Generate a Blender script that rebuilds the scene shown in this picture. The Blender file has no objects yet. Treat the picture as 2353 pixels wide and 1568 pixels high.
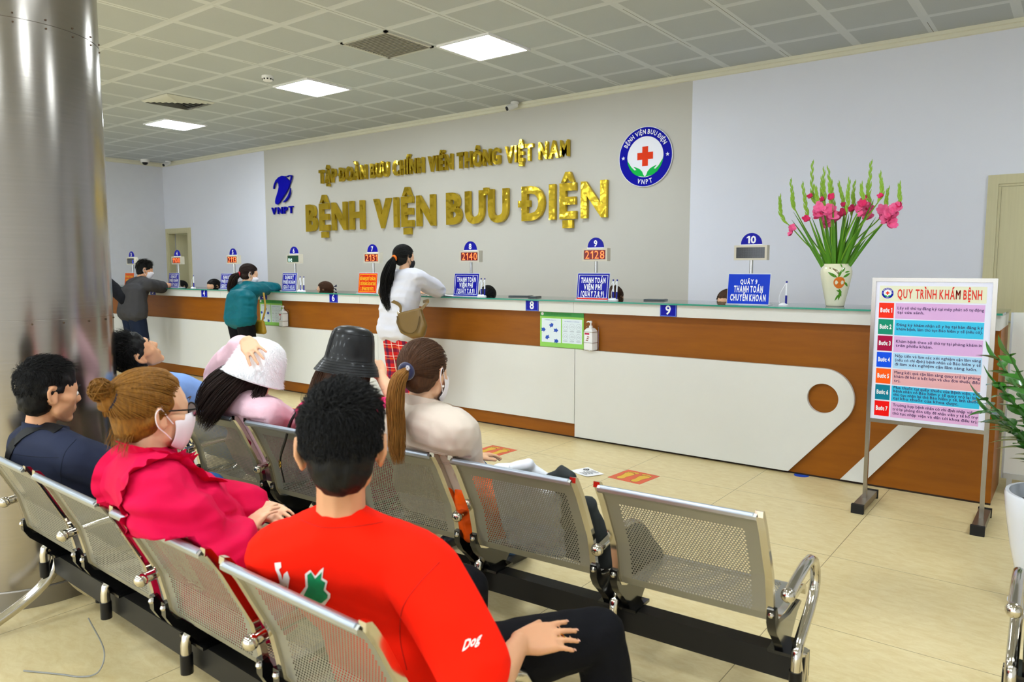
import bpy, bmesh, math, random, unicodedata
import numpy as np
from mathutils import Vector, Matrix, noise
from mathutils.bvhtree import BVHTree
SC = bpy.context.scene
COL = SC.collection
PI = math.pi
# ---------------------------------------------------------------- camera
FPX, CX, CY, EYE = 1708.42, 1176.5, 784.0, Vector((0, 0, 1.4476))
YAW, PIT, ROL = -0.65483, -0.0982, -0.00125
FW = Vector((math.sin(YAW)*math.cos(PIT), math.cos(YAW)*math.cos(PIT), math.sin(PIT)))
RT = Vector((math.cos(YAW), -math.sin(YAW), 0)); UP = RT.cross(FW)
RT, UP = math.cos(ROL)*RT+math.sin(ROL)*UP, -math.sin(ROL)*RT+math.cos(ROL)*UP
cam = bpy.data.cameras.new('camera'); cam.sensor_width = 36; cam.lens = FPX/2353*36; cam.clip_start = .02
co = bpy.data.objects.new('camera', cam); COL.objects.link(co)
co.matrix_world = Matrix(((RT.x, UP.x, -FW.x, 0), (RT.y, UP.y, -FW.y, 0), (RT.z, UP.z, -FW.z, EYE.z), (0, 0, 0, 1)))
SC.camera = co
cam.dof.use_dof = True; cam.dof.focus_distance = 4.6; cam.dof.aperture_fstop = 5.0
# ---------------------------------------------------------------- exposure, world
SC.view_settings.view_transform = 'Standard'; SC.view_settings.look = 'None'
SC.view_settings.exposure = 0.40; SC.view_settings.gamma = 1; SC.view_settings.use_curve_mapping = False
W = bpy.data.worlds.new('world'); SC.world = W; W.use_nodes = True
W.node_tree.nodes['Background'].inputs[0].default_value = (.86, .94, 1.0, 1)
W.node_tree.nodes['Background'].inputs[1].default_value = 3.3
PANEL = 36.0     # brightness of the ceiling light panels


def ray(px, py): return (FW*FPX+RT*(px-CX)-UP*(py-CY))
def at(px, py, X=None, Y=None, Z=None):
    d = ray(px, py)
    t = X/d.x if X is not None else Y/d.y if Y is not None else (Z-EYE.z)/d.z
    return EYE+d*t
def dp(px, py, d): return EYE+ray(px, py)*(d/FPX)


# ---------------------------------------------------------------- materials
def lin(h):
    c = [int(h[i:i+2], 16)/255 for i in (0, 2, 4)]
    return tuple(x/12.92 if x <= .04045 else ((x+.055)/1.055)**2.4 for x in c)
MATS = {}
def mat(key, hx='808080', r=.5, m=0., var=.04, sc=6., bump=0., bsc=60., em=0., coat=0., sheen=0., sss=0., spec=.3, stretch=None, trans=0., col2=None, dist=.002):
    if key in MATS: return MATS[key]
    M = bpy.data.materials.new(key); MATS[key] = M; M.use_nodes = True
    nt = M.node_tree; N = nt.nodes; L = nt.links; b = N['Principled BSDF']
    c = lin(hx); b.inputs['Roughness'].default_value = r; b.inputs['Metallic'].default_value = m
    b.inputs['Specular IOR Level'].default_value = spec
    if coat: b.inputs['Coat Weight'].default_value = coat; b.inputs['Coat Roughness'].default_value = .08
    if sheen: b.inputs['Sheen Weight'].default_value = sheen
    if sss: b.inputs['Subsurface Weight'].default_value = sss; b.inputs['Subsurface Radius'].default_value = (.01, .004, .002); b.inputs['Subsurface Scale'].default_value = .6
    if trans: b.inputs['Transmission Weight'].default_value = trans
    tc = N.new('ShaderNodeTexCoord'); mp = N.new('ShaderNodeMapping'); L.new(tc.outputs['Object'], mp.inputs[0])
    if stretch: mp.inputs['Scale'].default_value = stretch
    n = N.new('ShaderNodeTexNoise'); n.inputs['Scale'].default_value = sc; n.inputs['Detail'].default_value = 4; L.new(mp.outputs[0], n.inputs[0])
    mx = N.new('ShaderNodeMix'); mx.data_type = 'RGBA'; L.new(n.outputs[0], mx.inputs[0])
    c2 = lin(col2) if col2 else tuple(min(1, x*(1+var)) for x in c)
    mx.inputs[6].default_value = (*(x*(1-var) for x in c), 1); mx.inputs[7].default_value = (*c2, 1)
    L.new(mx.outputs[2], b.inputs['Base Color'])
    if em:
        L.new(mx.outputs[2], b.inputs['Emission Color']); b.inputs['Emission Strength'].default_value = em
    if bump:
        n2 = N.new('ShaderNodeTexNoise'); n2.inputs['Scale'].default_value = bsc; n2.inputs['Detail'].default_value = 3; L.new(mp.outputs[0], n2.inputs[0])
        bp = N.new('ShaderNodeBump'); bp.inputs['Strength'].default_value = bump; bp.inputs['Distance'].default_value = dist
        L.new(n2.outputs[0], bp.inputs['Height']); L.new(bp.outputs[0], b.inputs['Normal'])
    return M
def nodes(M): return M.node_tree.nodes, M.node_tree.links, M.node_tree.nodes['Principled BSDF']
def math_node(N, L, op, a, b=None, c=None):
    n = N.new('ShaderNodeMath'); n.operation = op
    for i, v in enumerate((a, b, c)):
        if v is None: continue
        if isinstance(v, (int, float)): n.inputs[i].default_value = v
        else: L.new(v, n.inputs[i])
    return n.outputs[0]
def grid_dist(N, L, comp, off, step):
    """distance in metres from the nearest line of a grid"""
    f = math_node(N, L, 'DIVIDE', math_node(N, L, 'SUBTRACT', comp, off), step)
    f = math_node(N, L, 'FRACT', f)
    f = math_node(N, L, 'ABSOLUTE', math_node(N, L, 'SUBTRACT', f, .5))
    return math_node(N, L, 'MULTIPLY', math_node(N, L, 'SUBTRACT', .5, f), step)
def mixc(N, L, fac, a, b):
    m = N.new('ShaderNodeMix'); m.data_type = 'RGBA'
    for i, v in ((0, fac), (6, a), (7, b)):
        if isinstance(v, (int, float)): m.inputs[i].default_value = v
        elif isinstance(v, tuple): m.inputs[i].default_value = (*v[:3], 1)
        else: L.new(v, m.inputs[i])
    return m.outputs[2]


# ---------------------------------------------------------------- mesh collecting
class MB:
    def __init__(s): s.v = []; s.f = []; s.mi = []; s.cur = 0
    def add(s, vs, fs):
        o = len(s.v); s.v += [tuple(v) for v in vs]; s.f += [tuple(i+o for i in f) for f in fs]; s.mi += [s.cur]*len(fs); return s
    def box(s, x0, x1, y0, y1, z0, z1, M=None):
        vs = [Vector((x, y, z)) for x in (x0, x1) for y in (y0, y1) for z in (z0, z1)]
        if M: vs = [M @ v for v in vs]
        return s.add(vs, [(0, 1, 3, 2), (4, 6, 7, 5), (0, 4, 5, 1), (2, 3, 7, 6), (0, 2, 6, 4), (1, 5, 7, 3)])
    def tube(s, pts, r, n=10, cap=True, flat=None):
        pts = [Vector(p) for p in pts]; rs = r if isinstance(r, (list, tuple)) else [r]*len(pts)
        t0 = (pts[1]-pts[0]).normalized(); up = Vector((0, 0, 1)) if abs(t0.z) < .9 else Vector((1, 0, 0))
        a = t0.cross(up).normalized(); vs = []
        for i, p in enumerate(pts):
            t = (pts[min(i+1, len(pts)-1)]-pts[max(i-1, 0)]).normalized()
            a = (a-t*a.dot(t)).normalized(); b = t.cross(a)
            for k in range(n):
                an = 2*PI*k/n; vs.append(p+(a*math.cos(an)+b*math.sin(an)*(flat or 1))*rs[i])
        fs = [(i*n+k, i*n+(k+1) % n, (i+1)*n+(k+1) % n, (i+1)*n+k) for i in range(len(pts)-1) for k in range(n)]
        if cap: fs += [tuple(range(n-1, -1, -1)), tuple((len(pts)-1)*n+k for k in range(n))]
        return s.add(vs, fs)
    def lathe(s, prof, c=(0, 0, 0), n=32, cap=True):
        vs = [(c[0]+r*math.cos(2*PI*k/n), c[1]+r*math.sin(2*PI*k/n), c[2]+z) for r, z in prof for k in range(n)]
        fs = [(i*n+k, i*n+(k+1) % n, (i+1)*n+(k+1) % n, (i+1)*n+k) for i in range(len(prof)-1) for k in range(n)]
        if cap: fs += [tuple(range(n-1, -1, -1)), tuple((len(prof)-1)*n+k for k in range(n))]
        return s.add(vs, fs)
    def ball(s, c, r, n=12, M=None):
        rr = r if isinstance(r, (list, tuple)) else (r, r, r); c = Vector(c); h = n//2; vs = []
        for i in range(h+1):
            th = PI*i/h
            for k in range(n):
                v = Vector((math.sin(th)*math.cos(2*PI*k/n)*rr[0], math.sin(th)*math.sin(2*PI*k/n)*rr[1], math.cos(th)*rr[2]))
                vs.append(c+(M @ v if M else v))
        return s.add(vs, [(i*n+k, (i+1)*n+k, (i+1)*n+(k+1) % n, i*n+(k+1) % n) for i in range(h) for k in range(n)])
    def prism(s, poly, depth, fn):
        """poly: 2-D outline; fn(u, v, w) -> 3-D point; w runs 0..depth"""
        n = len(poly); vs = [fn(u, v, w) for w in (0, depth) for u, v in poly]
        return s.add(vs, [tuple(range(n-1, -1, -1)), tuple(range(n, 2*n))]+[(i, (i+1) % n, n+(i+1) % n, n+i) for i in range(n)])
    def build(s, name, ms, parent=None, smooth=40, loc=None, rz=0):
        me = bpy.data.meshes.new(name); me.from_pydata(s.v, [], s.f)
        ms = ms if isinstance(ms, (list, tuple)) else [ms]
        for m in ms: me.materials.append(m)
        if len(ms) > 1: me.polygons.foreach_set('material_index', s.mi)
        bm = bmesh.new(); bm.from_mesh(me); bmesh.ops.recalc_face_normals(bm, faces=bm.faces); bm.to_mesh(me); bm.free()
        return link(name, me, parent, smooth, loc, rz)
def link(name, me, parent=None, smooth=40, loc=None, rz=0):
    if smooth:
        me.polygons.foreach_set('use_smooth', [True]*len(me.polygons)); me.set_sharp_from_angle(angle=math.radians(smooth))
    o = bpy.data.objects.new(name, me); COL.objects.link(o)
    if parent: o.parent = parent
    if loc is not None: o.location = loc
    o.rotation_euler.z = rz
    return o
def tag(o, label, cat, group=None, kind=None):
    o['label'] = label; o['category'] = cat
    if group: o['group'] = group
    if kind: o['kind'] = kind
    return o
def thing(name, label, cat, loc=(0, 0, 0), rz=0, group=None):
    o = bpy.data.objects.new(name, None); COL.objects.link(o); o.location = loc; o.rotation_euler.z = rz; o.empty_display_size = .05
    return tag(o, label, cat, group)
def struct(o): o['kind'] = 'structure'; return o
def dup(root, loc, rz, label, group=None):
    r = root.copy(); COL.objects.link(r); r.location = loc; r.rotation_euler.z = rz; r['label'] = label
    if group: r['group'] = group
    for ch in list(root.children):
        c = ch.copy(); COL.objects.link(c); c.parent = r
        for g in ch.children:
            d = g.copy(); COL.objects.link(d); d.parent = c
    return r


# ---------------------------------------------------------------- lettering
GC = {}
def glyph(ch, off, ext):
    k = (ch, round(off, 3), round(ext, 3))
    if k not in GC:
        cu = bpy.data.curves.new('glyph', 'FONT'); cu.body = ch; cu.size = 1; cu.offset = off; cu.extrude = ext; cu.resolution_u = 4 if ext else 2
        o = bpy.data.objects.new('glyph', cu); COL.objects.link(o)
        dg = bpy.context.evaluated_depsgraph_get(); me = bpy.data.meshes.new_from_object(o.evaluated_get(dg))
        vs = [tuple(v.co) for v in me.vertices]; fs = [tuple(p.vertices) for p in me.polygons]
        bpy.data.objects.remove(o); bpy.data.curves.remove(cu); bpy.data.meshes.remove(me)
        GC[k] = (vs, fs)
    return GC[k]
CAPH = .68   # cap height of the built-in face at size 1 (measured below)
_v, _ = glyph('H', 0, 0); CAPH = max(v[1] for v in _v)
_v, _ = glyph('x', 0, 0); XH = max(v[1] for v in _v)
MARKS = {'\u0302': 'hat', '\u0300': 'grave', '\u0301': 'acute', '\u0303': 'tilde', '\u0309': 'hook', '\u0323': 'dot', '\u031b': 'horn', '\u0306': 'breve'}
def mark_polys(kind, cx, y, w, t, horn_xy):
    """outlines of one diacritic: centred on cx, standing on height y; w its width, t its stroke"""
    if kind == 'hat': return [[(cx-w*.5, y), (cx-w*.18, y+t*1.3), (cx+w*.18, y+t*1.3), (cx+w*.5, y), (cx+w*.22, y), (cx, y+t*.55), (cx-w*.22, y)]]
    if kind == 'breve': return [[(cx-w*.5, y+t*1.2), (cx-w*.3, y+t*1.2), (cx, y+t*.7), (cx+w*.3, y+t*1.2), (cx+w*.5, y+t*1.2), (cx+w*.2, y), (cx-w*.2, y)]]
    if kind == 'acute': return [[(cx-t*.5, y), (cx+t*.35, y), (cx+t*1.1, y+t*1.3), (cx, y+t*1.3)]]
    if kind == 'grave': return [[(cx+t*.5, y), (cx-t*.35, y), (cx-t*1.1, y+t*1.3), (cx, y+t*1.3)]]
    if kind == 'tilde': return [[(cx-w*.5, y), (cx-w*.3, y+t), (cx, y+t*.7), (cx+w*.32, y+t*1.2), (cx+w*.5, y+t*1.1), (cx+w*.3, y+t*.2), (cx, y), (cx-w*.28, y+t*.25)]]
    if kind == 'hook': return [[(cx-t*.6, y+t*1.5), (cx+t*.5, y+t*1.5), (cx+t*.7, y+t*.8), (cx+t*.3, y), (cx-t*.3, y), (cx+t*.05, y+t*.75), (cx, y+t*1.0), (cx-t*.6, y+t)]]
    if kind == 'dot': return [[(cx-t*.6, y), (cx+t*.6, y), (cx+t*.6, y+t), (cx-t*.6, y+t)]]
    if kind == 'horn':
        x, yy = horn_xy; return [[(x-t*.5, yy-t*.9), (x+t*.9, yy-t*.9), (x+t*.9, yy+t*.35), (x+t*.1, yy+t*.35), (x+t*.1, yy-t*.35), (x-t*.5, yy-t*.35)]]
    return []
def letters(s, cap=.1, xs=1., off=0., ext=0., gap=.06, space=.26, weight=.13):
    """one list of (verts, faces) per character; cap = height of a capital, xs = sideways squeeze"""
    sc = cap/CAPH; x = 0; out = []
    for ch in s:
        if ch == ' ': x += space*CAPH; continue
        dec = unicodedata.normalize('NFD', ch); base = dec[0]; bar = base in 'Đđ'
        if bar: base = {'Đ': 'D', 'đ': 'd'}[base]
        vs, fs = glyph('\u0131' if base == 'i' and any(c in MARKS and MARKS[c] not in ('dot',) for c in dec[1:]) else base, 0. if base in 'MW' and not ext else min(off, .012) if base in 'MW' else off, ext)
        if not vs: x += .2; continue
        x0 = min(v[0] for v in vs); x1 = max(v[0] for v in vs); y1 = max(v[1] for v in vs)
        if ch == '1': x += .15*xs
        m = MB(); m.add([((v[0]-x0)*xs+x, v[1], v[2]) for v in vs], fs)
        if base in 'MW' and off > 0 and not ext:
            for dx in (-off*.9, off*.9): m.add([((v[0]-x0)*xs+x+dx, v[1], v[2]) for v in vs], fs)
        w = (x1-x0)*xs; cx = x+w/2; top = (CAPH if base.isupper() else XH)+.05; t = weight; first = True
        P = []
        for c in dec[1:]:
            k = MARKS.get(c)
            if not k: continue
            if k == 'dot': P += mark_polys(k, cx, -t-.06, w, t, None); continue
            if k == 'horn': P += mark_polys(k, cx, 0, w, t*.8, (x+w-t*.2*xs, y1)); continue
            mw = min(w*.8, .42*CAPH*(xs+.25))
            if not first: P += mark_polys(k, cx+mw*.45, top+t*.4, mw*.7, t*.7, None)
            else: P += mark_polys(k, cx, top, mw, t, None)
            first = False
        if bar:
            yy = CAPH*(.5 if ch == 'Đ' else .86); xx = x if ch == 'Đ' else x+w*.62
            P.append([(xx-.07*(xs+.4), yy-t*.42), (xx+.26*xs, yy-t*.42), (xx+.26*xs, yy+t*.42), (xx-.07*(xs+.4), yy+t*.42)])
        if ch == '1': P.append([(x+.02, y1), (x+.02, y1-t*1.1), (x-.15*xs, y1-.2-t*.3), (x-.15*xs, y1-.2+t*.6)])
        for p in P:
            if ext: m.prism(p, 2*ext+.003, lambda u, v, ww: (u, v, ww-ext))
            else: m.add([(u, v, .0005) for u, v in p], [tuple(range(len(p)))])
        out.append(([(a*sc, b*sc, c*(1 if ext else sc)) for a, b, c in m.v], m.f)); x += w+gap
    return out, (x-gap)*sc
def text_mb(s, cap, width=None, maxw=None, align='c', **k):
    """all characters in one MB lying in the x-y plane; width squeezes or stretches it to fit"""
    ls, w = letters(s, cap, **k); f = 1.
    if width: f = width/w
    elif maxw and w > maxw: f = maxw/w
    m = MB(); o = {'c': -w*f/2, 'l': 0, 'r': -w*f}[align]
    for vs, fs in ls: m.add([(v[0]*f+o, v[1], v[2]) for v in vs], fs)
    return m
def stand(m, o, into=None, rz=0., tilt=0.):
    """turn an x-y lettering upright (facing -Y), to the point o"""
    R = Matrix.Rotation(rz, 3, 'Z') @ Matrix.Rotation(PI/2-tilt, 3, 'X'); o = Vector(o)
    m.v = [tuple(R @ Vector(v)+o) for v in m.v]
    if into is not None: into.add(m.v, m.f); return into
    return m
def fill(loops, half=0.):
    """flat outline(s) with holes in the x-y plane -> MB (thickness 2*half)"""
    cu = bpy.data.curves.new('outline', 'CURVE'); cu.dimensions = '2D'; cu.fill_mode = 'BOTH'; cu.extrude = half
    for lp in loops:
        sp = cu.splines.new('POLY'); sp.points.add(len(lp)-1); sp.use_cyclic_u = True
        for p, q in zip(sp.points, lp): p.co = (q[0], q[1], 0, 1)
    o = bpy.data.objects.new('outline', cu); COL.objects.link(o)
    me = bpy.data.meshes.new_from_object(o.evaluated_get(bpy.context.evaluated_depsgraph_get()))
    m = MB(); m.add([tuple(v.co) for v in me.vertices], [tuple(p.vertices) for p in me.polygons])
    bpy.data.objects.remove(o); bpy.data.curves.remove(cu); bpy.data.meshes.remove(me)
    return m
def circ(cx, cy, r, n=48, a0=0, a1=2*PI): return [(cx+r*math.cos(a0+(a1-a0)*k/(n if a1-a0 > 6.2 else n-1)), cy+r*math.sin(a0+(a1-a0)*k/(n if a1-a0 > 6.2 else n-1))) for k in range(n)]
def rect(x0, y0, x1, y1): return [(x0, y0), (x1, y0), (x1, y1), (x0, y1)]

# ================================================================ room
H = 3.424; BY = 7.35; LX = -14.0
def floor_mat():
    M = mat('floor_tile', 'd2c192', r=.32, var=.10, sc=2.2, bump=.02, bsc=30); N, L, b = nodes(M)
    b.inputs['Base Color'].links[0].from_node
    tc = N.new('ShaderNodeTexCoord'); sp = N.new('ShaderNodeSeparateXYZ'); L.new(tc.outputs['Object'], sp.inputs[0])
    d = math_node(N, L, 'MINIMUM', grid_dist(N, L, sp.outputs[0], -.934, .8), grid_dist(N, L, sp.outputs[1], 4.648, .8))
    line = math_node(N, L, 'LESS_THAN', d, .0016)
    mp = N.new('ShaderNodeMapping'); mp.inputs['Scale'].default_value = (5, 11, 1); mp.inputs['Rotation'].default_value = (0, 0, .5); L.new(tc.outputs['Object'], mp.inputs[0])
    n = N.new('ShaderNodeTexNoise'); n.inputs['Scale'].default_value = 2.4; n.inputs['Detail'].default_value = 9; n.inputs['Roughness'].default_value = .72; n.inputs['Distortion'].default_value = .5; L.new(mp.outputs[0], n.inputs[0])
    rp = N.new('ShaderNodeValToRGB'); rp.color_ramp.elements[0].position = .34; rp.color_ramp.elements[1].position = .62
    rp.color_ramp.elements[0].color = (*lin('cbb683'), 1); rp.color_ramp.elements[1].color = (*lin('d7c799'), 1); L.new(n.outputs[0], rp.inputs[0])
    L.new(mixc(N, L, line, rp.outputs[0], lin('7a6a48')), b.inputs['Base Color'])
    return M
def ceil_mat():
    M = mat('ceiling_tile', 'c9cac2', r=.75); N, L, b = nodes(M)
    tc = N.new('ShaderNodeTexCoord'); sp = N.new('ShaderNodeSeparateXYZ'); L.new(tc.outputs['Object'], sp.inputs[0])
    dx = grid_dist(N, L, sp.outputs[0], -5.334, .6); dy = grid_dist(N, L, sp.outputs[1], 4.445, .6)
    d = math_node(N, L, 'MINIMUM', dx, dy)
    rim = math_node(N, L, 'LESS_THAN', d, .035)
    gr = math_node(N, L, 'LESS_THAN', dx, .0022)
    vo = N.new('ShaderNodeTexVoronoi'); vo.inputs['Scale'].default_value = 130; L.new(tc.outputs['Object'], vo.inputs[0])
    hole = math_node(N, L, 'LESS_THAN', vo.outputs[0], .22)
    n = N.new('ShaderNodeTexNoise'); n.inputs['Scale'].default_value = 1.3; n.inputs['Detail'].default_value = 6; L.new(tc.outputs['Object'], n.inputs[0])
    base = mixc(N, L, n.outputs[0], lin('b4b9ba'), lin('bec3c3'))
    base = mixc(N, L, math_node(N, L, 'MULTIPLY', hole, .12), base, lin('707066'))
    c = mixc(N, L, rim, base, lin('d2d6d6'))
    n2 = N.new('ShaderNodeTexNoise'); n2.inputs['Scale'].default_value = .7; L.new(tc.outputs['Object'], n2.inputs[0])
    c = mixc(N, L, math_node(N, L, 'MULTIPLY', gr, math_node(N, L, 'GREATER_THAN', n2.outputs[0], .47)), c, lin('6b6658'))
    L.new(c, b.inputs['Base Color'])
    bp = N.new('ShaderNodeBump'); bp.inputs['Strength'].default_value = .5; bp.inputs['Distance'].default_value = .006
    L.new(math_node(N, L, 'MINIMUM', d, .04), bp.inputs['Height']); bp.inputs['Distance'].default_value = .3; bp.inputs['Strength'].default_value = .25
    L.new(bp.outputs[0], b.inputs['Normal'])
    return M
def wall_mat():
    M = mat('wall_paint', 'd9dae0', r=.7); N, L, b = nodes(M)
    tc = N.new('ShaderNodeTexCoord'); sp = N.new('ShaderNodeSeparateXYZ'); L.new(tc.outputs['Object'], sp.inputs[0])
    inb = math_node(N, L, 'MULTIPLY', math_node(N, L, 'GREATER_THAN', sp.outputs[0], -10.745), math_node(N, L, 'LESS_THAN', sp.outputs[0], -3.304))
    n = N.new('ShaderNodeTexNoise'); n.inputs['Scale'].default_value = 1.5; n.inputs['Detail'].default_value = 5; L.new(tc.outputs['Object'], n.inputs[0])
    a = mixc(N, L, n.outputs[0], lin('d9dbe6'), lin('dfe1ea')); c = mixc(N, L, n.outputs[0], lin('bdbab1'), lin('c4c1b8'))
    L.new(mixc(N, L, inb, a, c), b.inputs['Base Color'])
    return M
TRIM = mat('cream_trim', 'dcd9c4', r=.5); PLAIN = mat('white_wall', 'd9dae0', r=.7)
struct(MB().box(-16, 4.5, -7, 9, -.1, 0).build('floor', floor_mat(), smooth=0))
struct(MB().box(-16, 4.5, -7, 9, H, H+.1).build('ceiling', ceil_mat(), smooth=0))
# back wall with the opening of the half-open door at its far end
m = MB(); D0, D1, DT = -13.86, -13.16, 2.12
m.box(LX-.2, D0, BY, BY+.15, 0, H); m.box(D0, D1, BY, BY+.15, DT, H); m.box(D1, 4.5, BY, BY+.15, 0, H)
struct(m.build('wall_back', wall_mat(), smooth=0))
struct(MB().box(LX-.2, LX, -7, BY, 0, H).build('wall_left', PLAIN, smooth=0))
struct(MB().box(3.3, 3.45, -7, BY, 0, H).build('wall_right', PLAIN, smooth=0))
m = MB()                                                            # glazed entrance side behind the seats
for x0 in range(-16, 5, 3): m.box(x0, x0+.55, -7, -6.8, 0, H)
m.box(-16, 4.5, -7, -6.8, 2.95, H)
struct(m.build('wall_front', PLAIN, smooth=0))
m = MB(); m.box(LX-1, 4.5, BY+1.6, BY+1.7, 0, H); m.box(LX-1, LX-.9, BY, BY+1.7, 0, H); m.box(-12.4, -12.3, BY+.15, BY+1.7, 0, H)
struct(m.build('wall_corridor', mat('corridor_wall', 'c9c6a0', r=.7), smooth=0))
prof = [(0, 0), (.028, 0), (.028, -.03), (.016, -.036), (.016, -.066), (0, -.072)]
struct(MB().prism(prof, 18.5, lambda u, v, w: (LX+w, BY-u, H+v)).build('trim_1', TRIM, smooth=0))
struct(MB().prism(prof, 14, lambda u, v, w: (LX+u, BY-w, H+v)).build('trim_2', TRIM, smooth=0))
struct(MB().box(LX, 4.5, BY-.012, BY, 0, .1).build('baseboard_back', TRIM, smooth=0))
# doors
OAKP = mat('pale_wood', 'c4bd97', r=.45, var=.09, sc=3, stretch=(22, 22, .7)); HDL = mat('steel_handle', 'b0b0b0', r=.3, m=1)
def frame_mb(x0, x1, zt, w=.075):
    m = MB()
    for a, b, z0, z1 in ((x0, x0+w, 0, zt), (x1-w, x1, 0, zt), (x0+w, x1-w, zt-w, zt)):
        m.box(a, b, BY-.03, BY+.12, z0, z1)
    m.box(x0+w+.0005, x0+w+.02, BY-.018, BY+.1, 0, zt-w-.021); m.box(x0+w+.0005, x1-w-.0005, BY-.018, BY+.1, zt-w-.02, zt-w-.0005)
    return m
d1 = struct(frame_mb(D0-.08, D1+.08, DT+.07).build('door_1', OAKP, smooth=0))
a = math.radians(68); Rm = Matrix.Translation((D0+.03, BY+.11, 0)) @ Matrix.Rotation(a, 4, 'Z')
lf = MB().box(0, .64, -.02, .02, .01, DT-.03, Rm).build('door_leaf', OAKP, d1, 0)
MB().tube([Rm @ Vector((.57, -.02, 1.02)), Rm @ Vector((.57, -.06, 1.02)), Rm @ Vector((.46, -.06, 1.02))], .009).build('door_handle', HDL, lf)
X2 = -.678
d2 = struct(frame_mb(X2, X2+1.08, 2.2, .075).build('door_2', OAKP, smooth=0))
lf = MB().box(X2+.096, X2+1.0, BY-.008, BY+.0, .01, 2.104).build('door_leaf', OAKP, d2, 0)
MB().tube([(X2+.17, BY+.01, 1.0), (X2+.17, BY-.045, 1.0), (X2+.28, BY-.045, 1.0)], .009).build('door_handle', HDL, lf)
# steel-clad column
STEEL = mat('brushed_column_steel', 'a19b94', r=.2, m=1, var=.06, sc=3, stretch=(1, 1, 30), bump=.05, bsc=3)
t = thing('column', 'big round column clad in brushed stainless steel beside the seated man in a navy jacket', 'column', (-3.85, 1.318, 0))
zs = [0, 1.23, 1.234, 2.45, 2.454, H]
m = MB(); m.lathe([(.381, .0), (.381, 1.229), (.378, 1.2295), (.378, 1.233), (.381, 1.2335), (.381, 2.449), (.378, 2.4495), (.378, 2.453), (.381, 2.4535), (.381, H)], n=96, cap=False)
m.build('cladding', STEEL, t, 20)
m = MB()
for z in (1.215, 2.435, 2.47):
    for k in range(20): m.ball((.382*math.cos(k*PI/10+.1), .382*math.sin(k*PI/10+.1), z), .0045, 6)
m.build('rivets', mat('dark_rivet', '5a4a3a', r=.5, m=.8), t)
MB().lathe([(.388, 0), (.388, .08), (.383, .085)], n=64, cap=False).build('base_ring', mat('dull_steel', '8f8a84', r=.4, m=1), t, 20)

# ================================================================ ceiling fittings
LED = mat('led_diffuser', 'ffffff', em=PANEL, var=0); FRM = mat('white_metal_frame', 'e8e8ea', r=.4)
LED.node_tree.nodes['Principled BSDF'].inputs['Base Color'].default_value = (1, 1, 1, 1); nodes(LED)[1].remove(nodes(LED)[2].inputs['Emission Color'].links[0]); nodes(LED)[2].inputs['Emission Color'].default_value = (.86, .94, 1, 1)
def panel(label, x, y, group=None):
    t = thing('ceiling_light', label, 'ceiling light', (x, y, H), 0, group); s = .3; m = MB()
    for a, b, c, d in ((-s, -s+.022, -s, s), (s-.022, s, -s, s), (-s, s, -s, -s+.022), (-s, s, s-.022, s)): m.box(a, b, c, d, -.016, 0)
    m.build('frame', FRM, t, 0); MB().box(-s+.022, s-.022, -s+.022, s-.022, -.009, -.001).build('diffuser', LED, t, 0)
    return t
GL = 'lit square panels in the ceiling'
p0 = panel('large lit square ceiling panel beside the dark slatted air grille', -4.405, 5.325, GL)
dup(p0, (-6.85, 5.33, H), 0, 'lit square ceiling panel next to the small round smoke detector')
dup(p0, (-10.07, 5.5, H), 0, 'smallest lit square ceiling panel, just below the square louvred air diffuser')
for i, (x, y) in enumerate([(x, y) for y in (1.75, -.95, -3.7) for x in (-9.3, -6.8, -4.4, -1.9, .7)]+[(1.2, 4.6)]):  # panels out of view, added to light the hall, continuing the ceiling rows
    dup(p0, (x, y, H), 0, 'lit square ceiling panel added out of view over the seating area', 'added ceiling panels out of view over the seats')
t = thing('air_grille', 'dark slatted square air grille in the ceiling between two lit panels', 'air vent', (-5.034, 4.745, H))
m = MB(); s = .29
for a, b, c, d in ((-s, -s+.03, -s, s), (s-.03, s, -s, s), (-s, s, -s, -s+.03), (-s, s, s-.03, s)): m.box(a, b, c, d, -.014, 0)
m.build('frame', mat('grille_frame', 'c2c2b8', r=.5), t, 0)
MB().box(-.26, .26, -.26, .26, -.004, -.002).build('dark_backing', mat('vent_dark', '2a2826', r=.8), t, 0)
m = MB()
for k in range(17): m.box(-.26, .26, -.252+k*.0315, -.252+k*.0315+.014, -.016, -.004)
m.build('slats', mat('grille_slat', '8c8a80', r=.5), t, 0)
t = thing('air_diffuser', 'square louvred ceiling air diffuser above the smallest lit panel', 'air vent', (-8.68, 4.79, H))
m = MB(); mk = MB()
for k in range(6):
    a = .3-k*.048; b = a-.030
    for sx, sy, sw in ((1, 0, 0), (-1, 0, 0), (0, 1, 1), (0, -1, 1)):
        if sw == 0: q = [(sx*a, -a, -.004), (sx*a, a, -.004), (sx*b, b, -.024), (sx*b, -b, -.024)]
        else: q = [(-a, sy*a, -.004), (a, sy*a, -.004), (b, sy*b, -.024), (-b, sy*b, -.024)]
        m.add(q, [(0, 1, 2, 3)])
m.build('louvres', mat('vent_white', 'cfcfc4', r=.5), t, 0); MB().box(-.29, .29, -.29, .29, -.003, -.001).build('dark_backing', MATS['vent_dark'], t, 0)
WP = mat('white_plastic', 'e6e6e4', r=.35); BLK = mat('black_plastic', '101012', r=.3)
t = thing('smoke_detector', 'small round white smoke detector on the ceiling', 'smoke detector', (-6.82, 4.74, H))
MB().lathe([(.058, 0), (.06, -.02), (.05, -.045), (.035, -.055)][::-1], n=24).build('body', WP, t)
m = MB()
for k in range(10): m.box(.046, .056, -.008, .008, -.043, -.028, Matrix.Rotation(k*PI/5, 4, 'Z'))
m.build('vent_slots', BLK, t, 0)
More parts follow.
